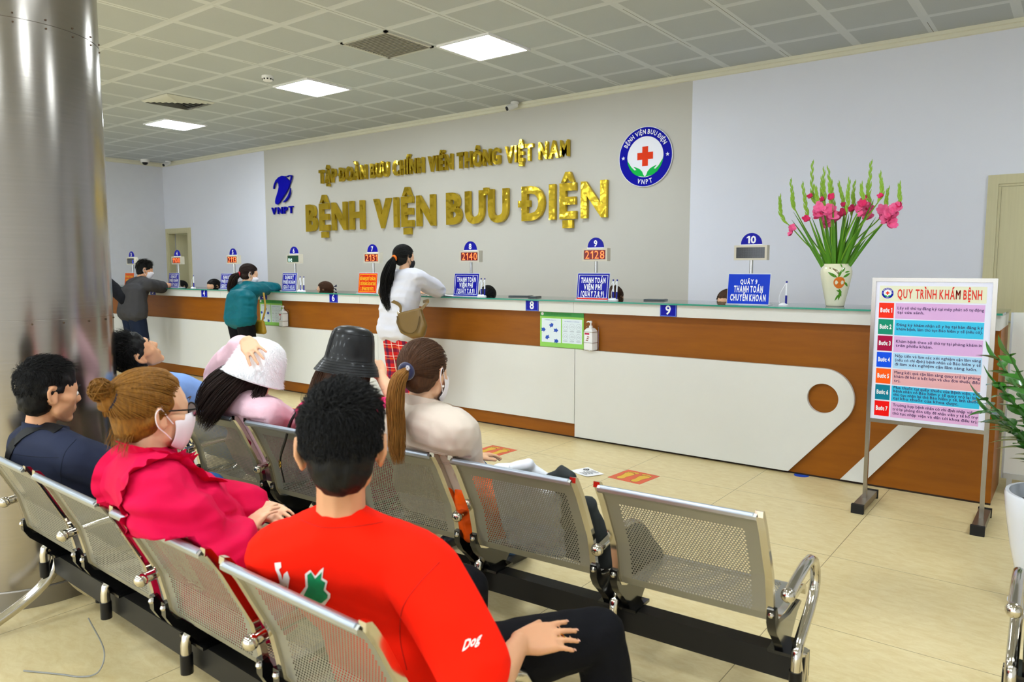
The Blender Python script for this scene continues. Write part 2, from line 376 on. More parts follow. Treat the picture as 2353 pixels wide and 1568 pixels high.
def camera_bullet(label, loc, rz):
    t = thing('security_camera', label, 'security camera', loc, rz, 'security cameras at the top of the walls')
    MB().lathe([(.05, 0), (.05, -.02), (.04, -.028)][::-1], n=20).build('mount', WP, t)
    MB().tube([(0, .02, -.03), (0, -.1, -.085)], .034, 16).build('body', WP, t); MB().tube([(0, -.095, -.083), (0, -.108, -.089)], .026, 16).build('lens', BLK, t)
camera_bullet('small white camera on the cornice above the gold lettering', (-5.52, BY-.1, H-.005), -.5)
camera_bullet('white camera in the far ceiling corner, the one nearer the lettered wall', (-13.55, BY-.12, H-.005), .2)
t = thing('dome_camera', 'white dome camera with a dark eye at the far ceiling corner', 'security camera', (-13.75, BY-.45, H), 0, 'security cameras at the top of the walls')
MB().lathe([(.075, 0), (.075, -.045), (.06, -.05)][::-1], n=24).build('body', WP, t); MB().ball((0, 0, -.05), (.05, .05, .05), 16).build('eye', BLK, t)

# ================================================================ wall lettering and emblems
GOLD = mat('polished_gold', 'd2b43a', r=.12, m=1, var=.05, bump=.8, bsc=2.6, dist=.035)
def gold_line(label, s, x0, x1, z, cap, off, ext, xs, gap, weight):
    t = thing('wall_lettering', label, 'lettering', ((x0+x1)/2, BY-ext-.012, z))
    ls, w = letters(s, cap, xs=xs, off=off, ext=ext, gap=gap, space=.32, weight=weight); f = (x1-x0)/w
    for vs, fs in ls:
        m = MB(); m.add([(v[0]*f-(x1-x0)/2, v[1], v[2]) for v in vs], fs); stand(m, (0, 0, 0)); m.build('letter', GOLD, t, 30)
gold_line('large raised gold capitals on the beige wall, lower line of the two', 'BỆNH VIỆN BƯU ĐIỆN', -9.63, -4.275, 2.03, .37, .04, .022, .72, .10, .17)
gold_line('smaller raised gold capitals on the beige wall, upper line of the two', 'TẬP ĐOÀN BƯU CHÍNH VIỄN THÔNG VIỆT NAM', -9.29, -4.783, 2.728, .182, .04, .022, .62, .07, .17)
BLUE = mat('logo_blue', '04049c', r=.5, var=.02, spec=.08); WHT = mat('logo_white', 'e9e9f2', r=.4, var=.02); RED = mat('logo_red', 'e0380c', r=.5, var=.02, spec=.1); GRN = mat('logo_green', '0ab24a', r=.5, var=.02, spec=.1)
def arc_text(s, R, a_mid, cap, into, flip=False, xs=.8, off=.02, gap=.09):
    ls, w = letters(s, cap, xs=xs, off=off, gap=gap, space=.28)
    for vs, fs in ls:
        c = sum((min(v[0] for v in vs), max(v[0] for v in vs)))/2
        th = a_mid+((c-w/2)/R if flip else -(c-w/2)/R); q = []
        for v in vs:
            x = v[0]-c; y = v[1]
            if not flip: q.append(((R+y)*math.cos(th)+x*math.sin(th), (R+y)*math.sin(th)-x*math.cos(th), v[2]))
            else: q.append(((R-y)*math.cos(th)-x*math.sin(th), (R-y)*math.sin(th)+x*math.cos(th), v[2]))
        into.add(q, fs)
def emblem(t, R, thick, small=False):
    """round emblem on the x-y plane at z 0.. toward +z"""
    def up(m, dz): m.v = [(x, y, z+dz) for x, y, z in m.v]; return m
    P = {}
    P['disc'] = (up(fill([circ(0, 0, R*1.02, 64)], thick/2), -thick/2), WHT)
    P['blue_ring'] = (up(fill([circ(0, 0, R, 64), circ(0, 0, R*.69, 64)], .001), .0012), BLUE)
    k = R
    P['red_cross'] = (up(fill([[(x*k, y*k+.02*k) for x, y in ((-.11, -.33), (.11, -.33), (.11, -.11), (.30, -.11), (.30, .13), (.11, .13), (.11, .33), (-.11, .33), (-.11, .13), (-.30, .13), (-.30, -.11), (-.11, -.11))]], .001), .0012), RED)
    hand = [(0, -.68), (-.06, -.60), (-.10, -.50), (-.20, -.40), (-.38, -.32), (-.44, -.31), (-.33, -.42), (-.40, -.43), (-.52, -.32), (-.66, -.12), (-.68, -.02), (-.67, -.20), (-.60, -.36), (-.48, -.52), (-.30, -.63)]
    P['hands'] = (up(fill([[(x*k, y*k) for x, y in hand], [(-x*k, y*k) for x, y in hand[::-1]]], .001), .0012), GRN)
    w = MB(); arc_text('BỆNH VIỆN BƯU ĐIỆN', R*.775, PI/2, R*.145, w); arc_text('VNPT', R*.92, -PI/2, R*.15, w, True, gap=.28)
    for a in (PI*.995, .02):
        star = [(R*.845*math.cos(a)+R*.075*(1 if i % 2 == 0 else .42)*math.sin(i*PI/5), R*.845*math.sin(a)+R*.075*(1 if i % 2 == 0 else .42)*math.cos(i*PI/5), 0) for i in range(10)]
        w.add(star, [tuple(range(9, -1, -1))])
    P['ring_lettering'] = (up(w, .0035), WHT)
    return P
t = thing('round_emblem', 'round blue and white emblem with an orange cross and green hands high on the wall', 'emblem', (-3.822, BY-.02, 2.633))
for n, (m, M) in emblem(t, .312, .018).items(): stand(m, (0, 0, 0)); m.build(n, M, t, 0)
c1 = lambda x, y: at(580+x/4.525, 280+y/4.525, Y=BY-.03)
t = thing('planet_logo', 'dark blue globe logo with an orbit ring and four capitals under it', 'logo', (-10.25, BY-.03, 2.25))
def poly_at(pts, half=.012): return [(c1(x, y).x+10.25, c1(x, y).z-2.25) for x, y in pts]
G1 = [(222, 700), (222, 680), (228, 650), (245, 610), (275, 578), (310, 562), (340, 566), (352, 582), (372, 600), (388, 615), (390, 640), (378, 690), (350, 740), (318, 790), (285, 840), (262, 862), (246, 855), (240, 835), (245, 800), (258, 760), (270, 720), (278, 680), (275, 645), (262, 625), (248, 632), (235, 660), (228, 700)]
G2 = [(398, 690), (396, 740), (382, 785), (358, 820), (330, 840), (318, 838), (345, 810), (372, 770), (390, 725)]
G3 = [(350, 572), (378, 556), (400, 553), (412, 558), (410, 585), (400, 622), (390, 650), (386, 636), (396, 605), (402, 575), (398, 562), (385, 563), (365, 575)]
for n, g in (('globe', G1), ('crescent', G2), ('orbit_ring', G3)): stand(fill([poly_at(g)], .012), (0, 0, 0)).build(n, BLUE, t, 0)
m = text_mb('VNPT', .105, width=.57, off=.02, ext=.012, gap=.2); stand(m, (0, 0, .065)); m.build('lettering', BLUE, t, 0)

# ================================================================ reception counter
WOOD = mat('counter_wood', '884a03', r=.42, spec=.25, var=.16, sc=2.6, stretch=(1.2, 1.2, 9), bump=.03, bsc=8, col2='9a5a08')
WHITE = mat('counter_white', 'd6d6d2', r=.35, var=.02); KICK = mat('kick_wood', '86480f', r=.4, var=.1, sc=3, stretch=(1, 1, 8))
CX0, CX1 = -13.4, -.376
ct = thing('reception_counter', 'long white and brown wooden reception counter running the width of the hall', 'counter', (0, 0, 0))
MB().box(CX0, CX1, 5.278, 5.80, .012, 1.075).build('wood_body', WOOD, ct, 0)
m = MB(); js = [CX0, -11.3, -8.62, -6.0, -3.35, CX1]
for a, b in zip(js, js[1:]): m.box(a+.0015, b-.0015, 5.2, 5.80, 1.075, 1.166)
m.build('fascia', WHITE, ct, 0)
m = MB(); js = [CX0, -11.1, -8.2, -5.78, -3.362]
for a, b in zip(js, js[1:]): m.box(a+.0015, b-.0015, 5.243, 5.2775, .13, .765)
m.build('lower_panels', WHITE, ct, 0)
arc = circ(-1.366, .565, .2, 24, PI/2, -PI/4)
m = fill([[(-3.358, .02), (-3.358, .765)]+arc+[(-1.578, .02)], circ(-1.366, .560, .102, 40)], .016); stand(m, (0, 5.2595, 0)); m.build('swoosh_panel', WHITE, ct, 0)
m = fill([[(-1.235, .02), (-1.09, .02), (-.57, .68), (-.70, .68)]], .012); stand(m, (0, 5.262, 0)); m.build('diagonal_stripe', WHITE, ct, 0)
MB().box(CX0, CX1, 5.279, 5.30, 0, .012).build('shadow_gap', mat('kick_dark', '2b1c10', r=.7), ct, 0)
t = MB(); t.box(CX0, CX1+.01, 5.165, 5.80, 1.1665, 1.178)
GLASS = bpy.data.materials.new('sheet_glass'); GLASS.use_nodes = True; N, L = GLASS.node_tree.nodes, GLASS.node_tree.links; N.clear()
o_ = N.new('ShaderNodeOutputMaterial'); tr = N.new('ShaderNodeBsdfTransparent'); gl = N.new('ShaderNodeBsdfGlossy'); mx = N.new('ShaderNodeMixShader'); fr = N.new('ShaderNodeFresnel')
tr.inputs[0].default_value = (.93, .985, .965, 1); gl.inputs['Roughness'].default_value = .03; fr.inputs[0].default_value = 1.5
L.new(fr.outputs[0], mx.inputs[0]); L.new(tr.outputs[0], mx.inputs[1]); L.new(gl.outputs[0], mx.inputs[2]); L.new(mx.outputs[0], o_.inputs[0])
gt = t.build('glass_top', GLASS, smooth=0); tag(gt, 'clear glass sheet with a green edge lying along the top of the counter', 'glass sheet')
MB().box(CX0, CX1+.01, 5.1645, 5.168, 1.1665, 1.1785).build('green_edge', mat('glass_edge_green', '2f8f78', r=.15, var=.1), gt, 0)
# flap at the end of the counter
t = thing('half_door', 'white half-height gate beside the right-hand end of the counter', 'gate', (-.352, 5.60, 0))
MB().box(.012, .95, 0, .03, .14, 1.165).build('panel', WHITE, t, 0); MB().box(.01, .95, -.006, .036, .105, .14).build('aluminium_strip', mat('aluminium', 'b5b8bc', r=.35, m=.9), t, 0)
MB().box(0, .012, -.006, .036, .105, 1.165).build('edge_strip', MATS['aluminium'], t, 0); MB().box(.03, .06, .0, .03, 0, .105).build('foot', MATS['aluminium'], t, 0); MB().box(.88, .91, 0, .03, 0, .105).build('foot', MATS['aluminium'], t, 0)
# ================================================================ queue displays and desk signs
ZT = 1.1785
HOUS = mat('display_housing', 'c9c2b2', r=.45); POLE = mat('pole_steel', 'b8b8b8', r=.25, m=1)
SIGNB = mat('sign_blue', '04069a', r=.3, var=.03, spec=.15); BLUE2 = mat('sign_bright_blue', '0838c4', r=.3, var=.03, spec=.15)
SWHITE = mat('sign_white', 'eceef4', r=.4, var=.01); SRED = mat('sign_red', 'd82404', r=.3, var=.04, spec=.15); SYEL = mat('sign_yellow', 'f2c21c', r=.4, var=.02)
ACR = mat('acrylic_edge', 'd3dbe2', r=.15, var=.02)
def led(key, hx, em): return mat(key, hx, em=em, var=.02)
LEDR, LEDG, LEDB = led('led_orange', 'ff7038', 1.5), led('led_green', 'd8fff0', 1.2), led('led_blue', '2040ff', 1.5)
SCR = {'r': mat('screen_red', '7a140e', r=.25, em=.3), 'g': mat('screen_green', '1d4a34', r=.25, em=.25), 'k': mat('screen_dark', '24262a', r=.22, coat=.5)}
def upright(m, y): return stand(m, (0, y, 0))
def display(n, px, py, digits, kind, extra):
    p = at(px, py, Y=5.42); dz = 1.502
    t = thing('queue_display', f'pole display under the blue board reading {n}, {extra}', 'queue display', (p.x, 5.42, ZT), 0, 'queue displays along the counter'); z = dz-ZT
    MB().tube([(0, .03, 0), (0, .03, z)], .013, 12).build('pole', POLE, t); MB().lathe([(.055, 0), (.055, .006), (.02, .012)], (0, .03, 0)).build('base', POLE, t)
    m = MB(); W2, Hh, dpt = .122, .108, .055
    m.box(-W2, W2, .008, dpt, z, z+Hh)
    for a, b, c, d in ((-W2, W2, z, z+.015), (-W2, W2, z+Hh-.015, z+Hh), (-W2, -W2+.016, z+.015, z+Hh-.015), (W2-.016, W2, z+.015, z+Hh-.015)): m.box(a, b, 0, .008, c, d)
    m.build('housing', HOUS, t, 0)
    sc_ = MB().box(-W2+.016, W2-.016, .004, .008, z+.015, z+Hh-.015).build('screen', SCR[kind], t, 0)
    g = MB()
    for i in range(1, 27): x = -W2+.016+i*.0078; g.box(x-.0004, x+.0004, .0033, .004, z+.015, z+Hh-.015)
    for i in range(1, 10): y = z+.015+i*.0078; g.box(-W2+.016, W2-.016, .0033, .004, y-.0004, y+.0004)
    g.build('pixel_grid', BLK if kind != 'k' else mat('pixel_grey', '6d7076', r=.4), sc_, 0)
    if digits:
        x = -.02 if digits == 'ne' else 0
        m = text_mb(digits, .066 if digits != 'ne' else .058, width=.185 if len(digits) == 4 else .07 if digits == 'ne' else .03, off=-.004, gap=.16)
        m.v = [(a+(-.055 if digits == 'ne' else .07 if digits == 'c' else 0), b, c) for a, b, c in m.v]
        stand(m, (0, .0028, z+.021)); m.build('digits', {'r': LEDR, 'g': LEDG, 'k': LEDB}[kind], sc_, 0)
    zb = z+Hh
    m = fill([circ(0, .004, .078, 32, 0, PI)+[(-.078, 0), (.078, 0)]], .004); m.v = [(a*1.0, b*1.05, c) for a, b, c in m.v]; stand(m, (0, .02, zb+.004)); bd = m.build('number_board', SIGNB, t, 0)
    m = MB().box(-.082, .082, .013, .03, zb, zb+.007); m.build('board_edge', SWHITE, bd, 0)
    m = text_mb(n, .05, width=.034 if len(n) == 1 else .07, off=.03); stand(m, (0, .0152, zb+.016)); m.build('number', SWHITE, bd, 0)
display('3', 300, 606, 'c', 'k', 'showing a blue glow at its edge')
display('4', 405, 605, '1100', 'r', 'in front of the half-open door')
display('5', 533, 602, '2113', 'r', 'orange digits, beside the woman in teal')
display('6', 673, 599, 'ne', 'g', 'lit green')
display('7', 853, 595, '2131', 'r', 'orange digits, above the red notice')
display('8', 1078, 590, '2140', 'r', 'orange digits, above a payment notice')
display('9', 1366, 585, '2128', 'r', 'orange digits, below the round emblem')
display('10', 1724, 581, None, 'k', 'its screen dark')
def desk_sign(px, py, w, h, lines, label, col, ink, border=True, foot=None):
    p = at(px, py, Y=5.33)
    t = thing('desk_sign', label, 'sign', (p.x, 5.33, ZT), 0, 'notices standing on the counter')
    tl = .12
    Rx = Matrix.Rotation(-tl, 4, 'X')
    MB().box(-w/2-.004, w/2+.004, .002, .006, 0, h+.006, Rx).build('acrylic_holder', ACR, t, 0)
    MB().box(-w/2-.004, w/2+.004, -.02, .10, 0, .004).build('foot', ACR, t, 0)
    sh = MB().box(-w/2, w/2, 0, .0018, .006, h, Rx).build('printed_sheet', col, t, 0)
    if border:
        m = fill([rect(-w/2+.012, .018, w/2-.012, h-.012), rect(-w/2+.016, .022, w/2-.016, h-.016)], 0); stand(m, (0, 0, 0)); m.v = [tuple(Rx @ Vector((a, b-.0008, c))) for a, b, c in m.v]; m.build('border', ink, sh, 0)
    m = MB()
    for s, zc, cap, mw, al in lines:
        k = text_mb(s, cap*h*1.17, maxw=mw*w, off=.042, xs=.62, gap=.09, align=al, weight=.15)
        k.v = [(a+(-mw*w/2 if al == 'l' else 0), b, c) for a, b, c in k.v]
        stand(k, (0, -.0012, zc*h)); m.add([tuple(Rx @ Vector(v)) for v in k.v], k.f)
    m.build('lettering', ink, sh, 0)
    if foot: MB().box(-w/2, w/2, -.0006, 0, .006, .016, Rx).build('red_edge', foot, sh, 0)
reg = [('ĐĂNG KÝ', .68, .15, .6, 'c'), ('PHIẾU KHÁM', .42, .15, .8, 'c'), ('(QUẦY 4,5,6)', .15, .15, .8, 'c')]
pay = [('THANH TOÁN', .65, .16, .78, 'c'), ('VIỆN PHÍ', .40, .16, .6, 'c'), ('(QUẦY 7,8,9)', .14, .16, .74, 'c')]
ask = [('ĐỀ NGHỊ QUÝ KHÁCH:', .66, .13, .84, 'l'), ('1. GIỮ KHOẢNG CÁCH AN TOÀN', .41, .13, .84, 'l'), ('2. XẾP HÀNG THEO THỨ TỰ.', .15, .13, .72, 'l')]
desk_sign(296, 662, .27, .20, ask, 'red notice with yellow lettering partly behind the man in a grey T-shirt', SRED, SYEL)
desk_sign(398, 665, .27, .20, reg, 'blue desk notice below the board reading 4, by the grey-shirted man', SIGNB, SWHITE)
desk_sign(519, 666, .27, .20, reg, 'blue desk notice partly hidden by the woman in teal', SIGNB, SWHITE)
desk_sign(663, 669, .27, .21, reg, 'blue desk notice below the green-lit display', SIGNB, SWHITE)
desk_sign(843, 674, .285, .215, ask, 'red notice with yellow lettering beside the woman in a white blouse', SRED, SYEL)
desk_sign(1069, 681, .30, .215, pay, 'blue desk notice below the board reading 8', SIGNB, SWHITE)
desk_sign(1360, 688, .305, .222, pay, 'blue desk notice with a red lower edge below the board reading 9', SIGNB, SWHITE, True, SRED)
desk_sign(1717, 698, .305, .222, [('QUẦY 9', .68, .12, .46, 'c'), ('THANH TOÁN', .41, .17, .7, 'c'), ('CHUYỂN KHOẢN', .13, .17, .86, 'c')], 'bright blue notice without a border below the board reading 10', BLUE2, SWHITE, False)
# number plaques on the front of the counter
def plaque(n, px, py, label):
    p = at(px, py, Y=5.2); t = thing('number_plaque', label, 'number plaque', (p.x, 5.2, 1.127), 0, 'number plaques on the counter front')
    b = MB().box(-.067, .067, -.006, 0, -.05, .05).build('plate', SIGNB, t, 0)
    stand(fill([rect(-.064, -.047, .064, .047), rect(-.060, -.043, .060, .043)], 0), (0, -.0068, 0)).build('border', mat('pale_blue_line', '5a78d8', r=.4), b, 0)
    m = text_mb(n, .066, width=.045, off=.022); stand(m, (0, -.0068, -.033)); m.build('number', SWHITE, b, 0)
for n, x, y, l in (('3', 352, 677, 'blue number plaque 3 in the shade of the grey-shirted man'), ('4', 470, 679, 'blue number plaque 4 on the counter front'), ('5', 606, 684, 'blue number plaque 5 beside the woman in teal'), ('6', 767, 689, 'blue number plaque 6 on the counter front'), ('8', 1223, 703, 'blue number plaque 8 above the green poster'), ('9', 1536, 714, 'blue number plaque 9 on the counter front')): plaque(n, x, y, l)
# pens on chains
PENB = mat('pen_blue', '10188c', r=.3); PENW = mat('pen_white', 'eef0f6', r=.3)
def pen(px, py, label, lean=0.):
    p = at(px, py, Y=5.36); t = thing('desk_pen', label, 'pen', (p.x, 5.36, ZT), 0, 'pens on stands on the counter')
    MB().lathe([(.032, 0), (.032, .006), (.022, .014), (.012, .02)], n=20).build('stand', PENW, t)
    a = Vector((.018, 0, .01)); d = Vector((lean, .01, 1)).normalized()
    MB().tube([a, a+d*.062], .0075, 10).build('lower_barrel', PENB, t); MB().tube([a+d*.062, a+d*.15], [.0068, .0055], 10).build('upper_barrel', PENW, t); MB().tube([a+d*.15, a+d*.163], .0062, 10).build('end_cap', PENB, t)
    c = [a+d*.155]+[Vector((.018+lean*.1-.03*math.sin(s*PI)-.035*s, -.004, .155*(1-s)**1.4+.008)) for s in (.15, .3, .5, .7, .85, 1)]
    MB().tube(c, .0022, 6).build('cord', PENW, t)
for x, y, l, ln in ((444, 664, 'blue and white stand pen between the two left-hand registration notices', 0), (689, 669, 'blue and white stand pen just beside the notice under the green-lit display', -.04), (696, 670, 'blue and white stand pen, the outer of the pair by the green-lit display', .03), (1103, 679, 'blue and white stand pen closest to the notice under board 8', -.02), (1110, 680, 'blue and white stand pen, the outer of the pair by board 8', .02), (1405, 687, 'blue and white stand pen closest to the notice under board 9', -.02), (1412, 687, 'blue and white stand pen, the outer of the pair by board 9', .03), (1800, 697, 'blue and white stand pen standing alone near the flower vase', 0)): pen(x, y, l, ln)
# flat things lying on the glass
TAB = mat('dark_tablet', '2a3236', r=.25); TABS = mat('tablet_screen', '3c4c54', r=.08)
for x, y, w, d, l in ((1197, 682, .20, .13, 'larger dark tablet lying on the counter near plaque 8'), (1229, 684, .075, .14, 'small dark phone lying on the counter next to the tablet'), (1513, 690, .17, .15, 'dark tray-shaped tablet lying on the counter above plaque 9')):
    p = at(x, y, Z=ZT); t = thing('tablet', l, 'tablet', (p.x, min(max(p.y, 5.3), 5.6), ZT), .25)
    MB().box(-w/2, w/2, -d/2, d/2, 0, .010).build('body', TAB, t, 0); MB().box(-w/2+.008, w/2-.008, -d/2+.008, d/2-.008, .010, .012).build('screen', TABS, t, 0)
PAPER = mat('paper', 'f0f0f2', r=.7, var=.01)
def sheet(label, loc, w, d, rz):
    o = MB(); n = 6
    vs = [(-w/2+w*i/n, -d/2+d*j/n, .001+.004*math.sin(i*1.1+j)**2) for j in range(n+1) for i in range(n+1)]
    vs2 = [(x, y, z+.0006) for x, y, z in vs]; k = (n+1)**2
    f = [(j*(n+1)+i, j*(n+1)+i+1, (j+1)*(n+1)+i+1, (j+1)*(n+1)+i) for j in range(n) for i in range(n)]
    o.add(vs+vs2, f+[tuple(a+k for a in q) for q in f]); o = o.build('paper_sheet', PAPER, loc=loc, rz=rz); return tag(o, label, 'paper')
sheet('white form on the counter under the arm of the woman in a white blouse', (-4.93, 5.36, ZT), .3, .21, .3)
sheet('white slip lying on the counter beside the notice under board 9', (-3.12, 5.40, ZT), .12, .08, .5)
# hygiene posters and hand-gel bottles
PGRN = mat('poster_green', '2f9c3c', r=.3); PLIME = mat('poster_lime', '8fce58', r=.3); PPALE = mat('poster_pale', 'd9e6ee', r=.3); ARW = mat('arrow_blue', '1447b4', r=.35, var=.02); GREYINK = mat('grey_ink', '8795a6', r=.6)
def poster(px0, py0, px1, py1, label):
    a = at(px0, py0, Y=5.27); b = at(px1, py1, Y=5.27); w, h = .445, .300; x = (a.x+b.x)/2; z = .768
    t = thing('poster', label, 'poster', (x, 5.277, z), 0, 'hand-washing posters on the counter front')
    MB().box(-w/2, w/2, -.004, 0, 0, h).build('board', PLIME, t, 0); hd = MB().box(-w/2, w/2, -.0048, -.004, h*.88, h).build('header_band', PGRN, t, 0)
    m = fill([circ(-w/2+.025, h*.945, .014, 24)], .0004); stand(m, (0, -.0055, 0)); m.build('badge', SWHITE, hd, 0)
    m = MB()
    for i in range(2): stand(text_mb('TRUNG TÂM TRUYỀN THÔNG PHÒNG BỆNH', .006, width=.26), (-.03, -.0052, h*(.95-.03*i)), m)
    m.build('small_print', mat('dark_green_ink', '1c6a2a', r=.6), hd, 0)
    L_ = MB().box(-w/2+.018, -.005, -.0048, -.004, h*.13, h*.82).build('sheet', PPALE, t, 0); R_ = MB().box(.007, w/2-.016, -.0048, -.004, h*.13, h*.82).build('sheet', PPALE, t, 0)
    m = MB(); C = (-w/4-.002, h*.45)
    for ang, dx, dy in ((0, -.075, .012), (.5, .01, .052), (0, .055, .01), (3.6, -.03, -.052), (0, .06, -.082)):
        q = [(-.022, -.013), (.004, -.013), (.004, -.022), (.026, 0), (.004, .022), (.004, .013), (-.022, .013), (-.014, 0)]
        q = [(C[0]+dx+u*math.cos(ang)-v*math.sin(ang), -.0055, C[1]+dy+u*math.sin(ang)+v*math.cos(ang)) for u, v in q]; m.add(q, [tuple(range(8))])
    m.build('arrows', ARW, L_, 0)
    stand(text_mb('5 THỜI ĐIỂM VỆ SINH TAY', .007, width=.12), (C[0], -.0052, h*.76)).build('heading', ARW, L_, 0); stand(text_mb('QUY TRÌNH RỬA TAY THƯỜNG QUY', .007, width=.15), (.107, -.0052, h*.74)).build('heading', ARW, R_, 0)
    m = MB()
    for i in range(3):
        for j in range(2):
            cx, cy = .042+i*.066, h*(.60-.28*j); stand(fill([circ(cx, cy, .027, 24), circ(cx, cy, .0255, 24)], 0), (0, -.0052, 0), m)
            for k in range(3): m.add([(cx-.022, -.0052, cy-.035-.004*k), (cx+.02, -.0052, cy-.035-.004*k), (cx+.02, -.0052, cy-.0335-.004*k), (cx-.022, -.0052, cy-.0335-.004*k)], [(0, 1, 2, 3)])
            q = [(cx-.015, cy-.004), (cx-.004, cy+.009), (cx+.014, cy+.005), (cx+.016, cy-.004), (cx+.004, cy-.008)]; stand(fill([q, [(cx+(u-cx)*.8, cy+(v-cy)*.8) for u, v in q]], 0), (0, -.0052, 0), m)
    m.build('hand_drawings', GREYINK, R_, 0)
poster(1241, 716, 1340, 803, 'green hygiene poster on the counter front below plaque 8'); poster(600, 694, 645, 752, 'green hygiene poster on the counter front below plaque 5')
BOT = mat('bottle_white', 'e8e9ec', r=.35, sss=.0); WIRE = mat('chrome_wire', 'c4c4c8', r=.2, m=1); MAG = mat('label_magenta', 'c01a4a', r=.5); BRW = mat('label_brown', '8a4a3a', r=.5)
def gel(px, py, label):
    p = at(px, py, Y=5.22); x, z = p.x, .772
    t = thing('sanitizer_bottle', label, 'bottle', (x, 5.235, z), -.15, 'hand-gel bottles on the counter front')
    m = MB(); q = lambda a, b, c: [(-a, -b, c), (a, -b, c), (a, b, c), (-a, b, c)]
    lev = [(.040, .031, 0), (.044, .034, .006), (.044, .034, .15), (.040, .031, .163), (.028, .022, .178), (.014, .014, .184)]
    vs = sum((q(*l) for l in lev), []); m.add(vs, [(i*4+k, i*4+(k+1) % 4, i*4+4+(k+1) % 4, i*4+4+k) for i in range(5) for k in range(4)]+[(3, 2, 1, 0), (20, 21, 22, 23)])
    m.build('bottle', BOT, t, 25)
    lb = MB().box(-.036, .022, -.0355, -.0345, .06, .145).build('label', SWHITE, t, 0); MB().box(-.034, .014, -.0362, -.0355, .128, .143).build('label_band', MAG, lb, 0)
    m = MB(); 
    for zz, xx in ((.108, .0), (.093, -.004), (.079, -.012)): m.add([(xx-.015, -.0362, zz), (xx, -.0362, zz+.008), (xx+.018, -.0362, zz+.003), (xx+.012, -.0362, zz-.002)], [(0, 1, 2, 3)])
    m.build('label_picture', BRW, lb, 0)
    m = MB(); m.lathe([(.015, .182), (.015, .2), (.006, .202), (.006, .222), (.012, .224), (.012, .236), (.008, .24)], n=16); m.tube([(0, 0, .231), (-.03, 0, .233), (-.042, 0, .226)], .0055, 8); m.build('pump', BOT, t)
    r = thing('bottle_rack', label.replace('white hand-gel bottle', 'chrome wire bottle rack').replace('with a red label ', ''), 'bottle rack', (x, 5.235, z), -.15, 'wire racks on the counter front')
    m = MB()
    for zz in (-.004, .062, .15): m.tube([(.05, .04, zz), (.05, -.038, zz), (-.05, -.038, zz), (-.05, .04, zz)], .0022, 6)
    m.build('wire_loops', WIRE, r); m = MB()
    for sx in (-1, 1): m.tube([(sx*.05, .04, -.004), (sx*.052, .04, .17), (sx*.062, .02, .19), (sx*.05, .04, .2)], .0026, 6)
    m.tube([(-.05, .0, -.004), (.05, .0, -.004)], .0022, 6); m.build('wire_uprights', WIRE, r)
gel(1355, 790, 'white hand-gel bottle with a red label beside the poster under plaque 8'); gel(649, 740, 'white hand-gel bottle with a red label beside the poster under plaque 5')

# ================================================================ standing notice board
t = thing('notice_board', 'standing steel-framed board of seven coloured steps in front of the counter', 'sign', (-.683, 4.81, 0))
W2, Z0, Z1 = .302, .525, 1.387; CHR = mat('stainless_frame', '9c9790', r=.22, m=1, var=.05)
m = MB()
for sx in (-1, 1): m.box(sx*W2-.011, sx*W2+.011, -.011, .011, .05, Z1)
for z in (Z0, Z1-.022): m.box(-W2, W2, -.0105, .0105, z, z+.022)
m.build('frame', CHR, t, 0)
for sx in (-1, 1):
    f = MB().box(sx*W2-.03, sx*W2+.03, -.17, .2, .012, .05).build('foot', mat('foot_steel', '8d8578', r=.35, m=.9, var=.1), t, 0)
    for a, b in ((-.19, -.165), (.195, .215)): MB().box(sx*W2-.034, sx*W2+.034, a, b, 0, .054).build('rubber_cap', mat('black_rubber', '1c1b1a', r=.7), f, 0)
x0, x1, z0, z1 = -W2+.011, W2-.011, Z0+.022, Z1-.022; BWd, BHt = x1-x0, z1-z0
sh = MB().box(x0, x1, -.006, .006, z0, z1).build('printed_panel', mat('board_white', 'dfe0f2', r=.3, var=.01), t, 0)
fx = lambda u: x0+u*BWd
fz = lambda v: z1-v*BHt
def flat(name, u0, v0, u1, v1, hx): return MB().box(fx(u0), fx(u1), -.0068, -.006, fz(v1), fz(v0)).build(name, mat('print_'+hx, hx, r=.4, var=.015, spec=.15), sh, 0)
flat('title_band', .035, .03, .955, .142, 'dfe0c6')
m = text_mb('QUY TRÌNH KHÁM BỆNH', .062*BHt, width=.72*BWd, off=.022, xs=.62, gap=.09, weight=.14); stand(m, (fx(.5575), -.0078, fz(.117))); m.build('title', mat('title_red', 'd8260a', r=.4, var=.02), sh, 0)
em = MB()
ms_ = []
m = MB()
for i, (n, (e, M)) in enumerate(emblem(None, .054*BWd, .0004).items()):
    e.v = [(x, y, z*.15) for x, y, z in e.v]; stand(e, (fx(.108), -.0074-.0002*i, fz(.083))); m.cur = i; m.add(e.v, e.f); ms_.append(M)
m.build('emblem', ms_, sh, 0)
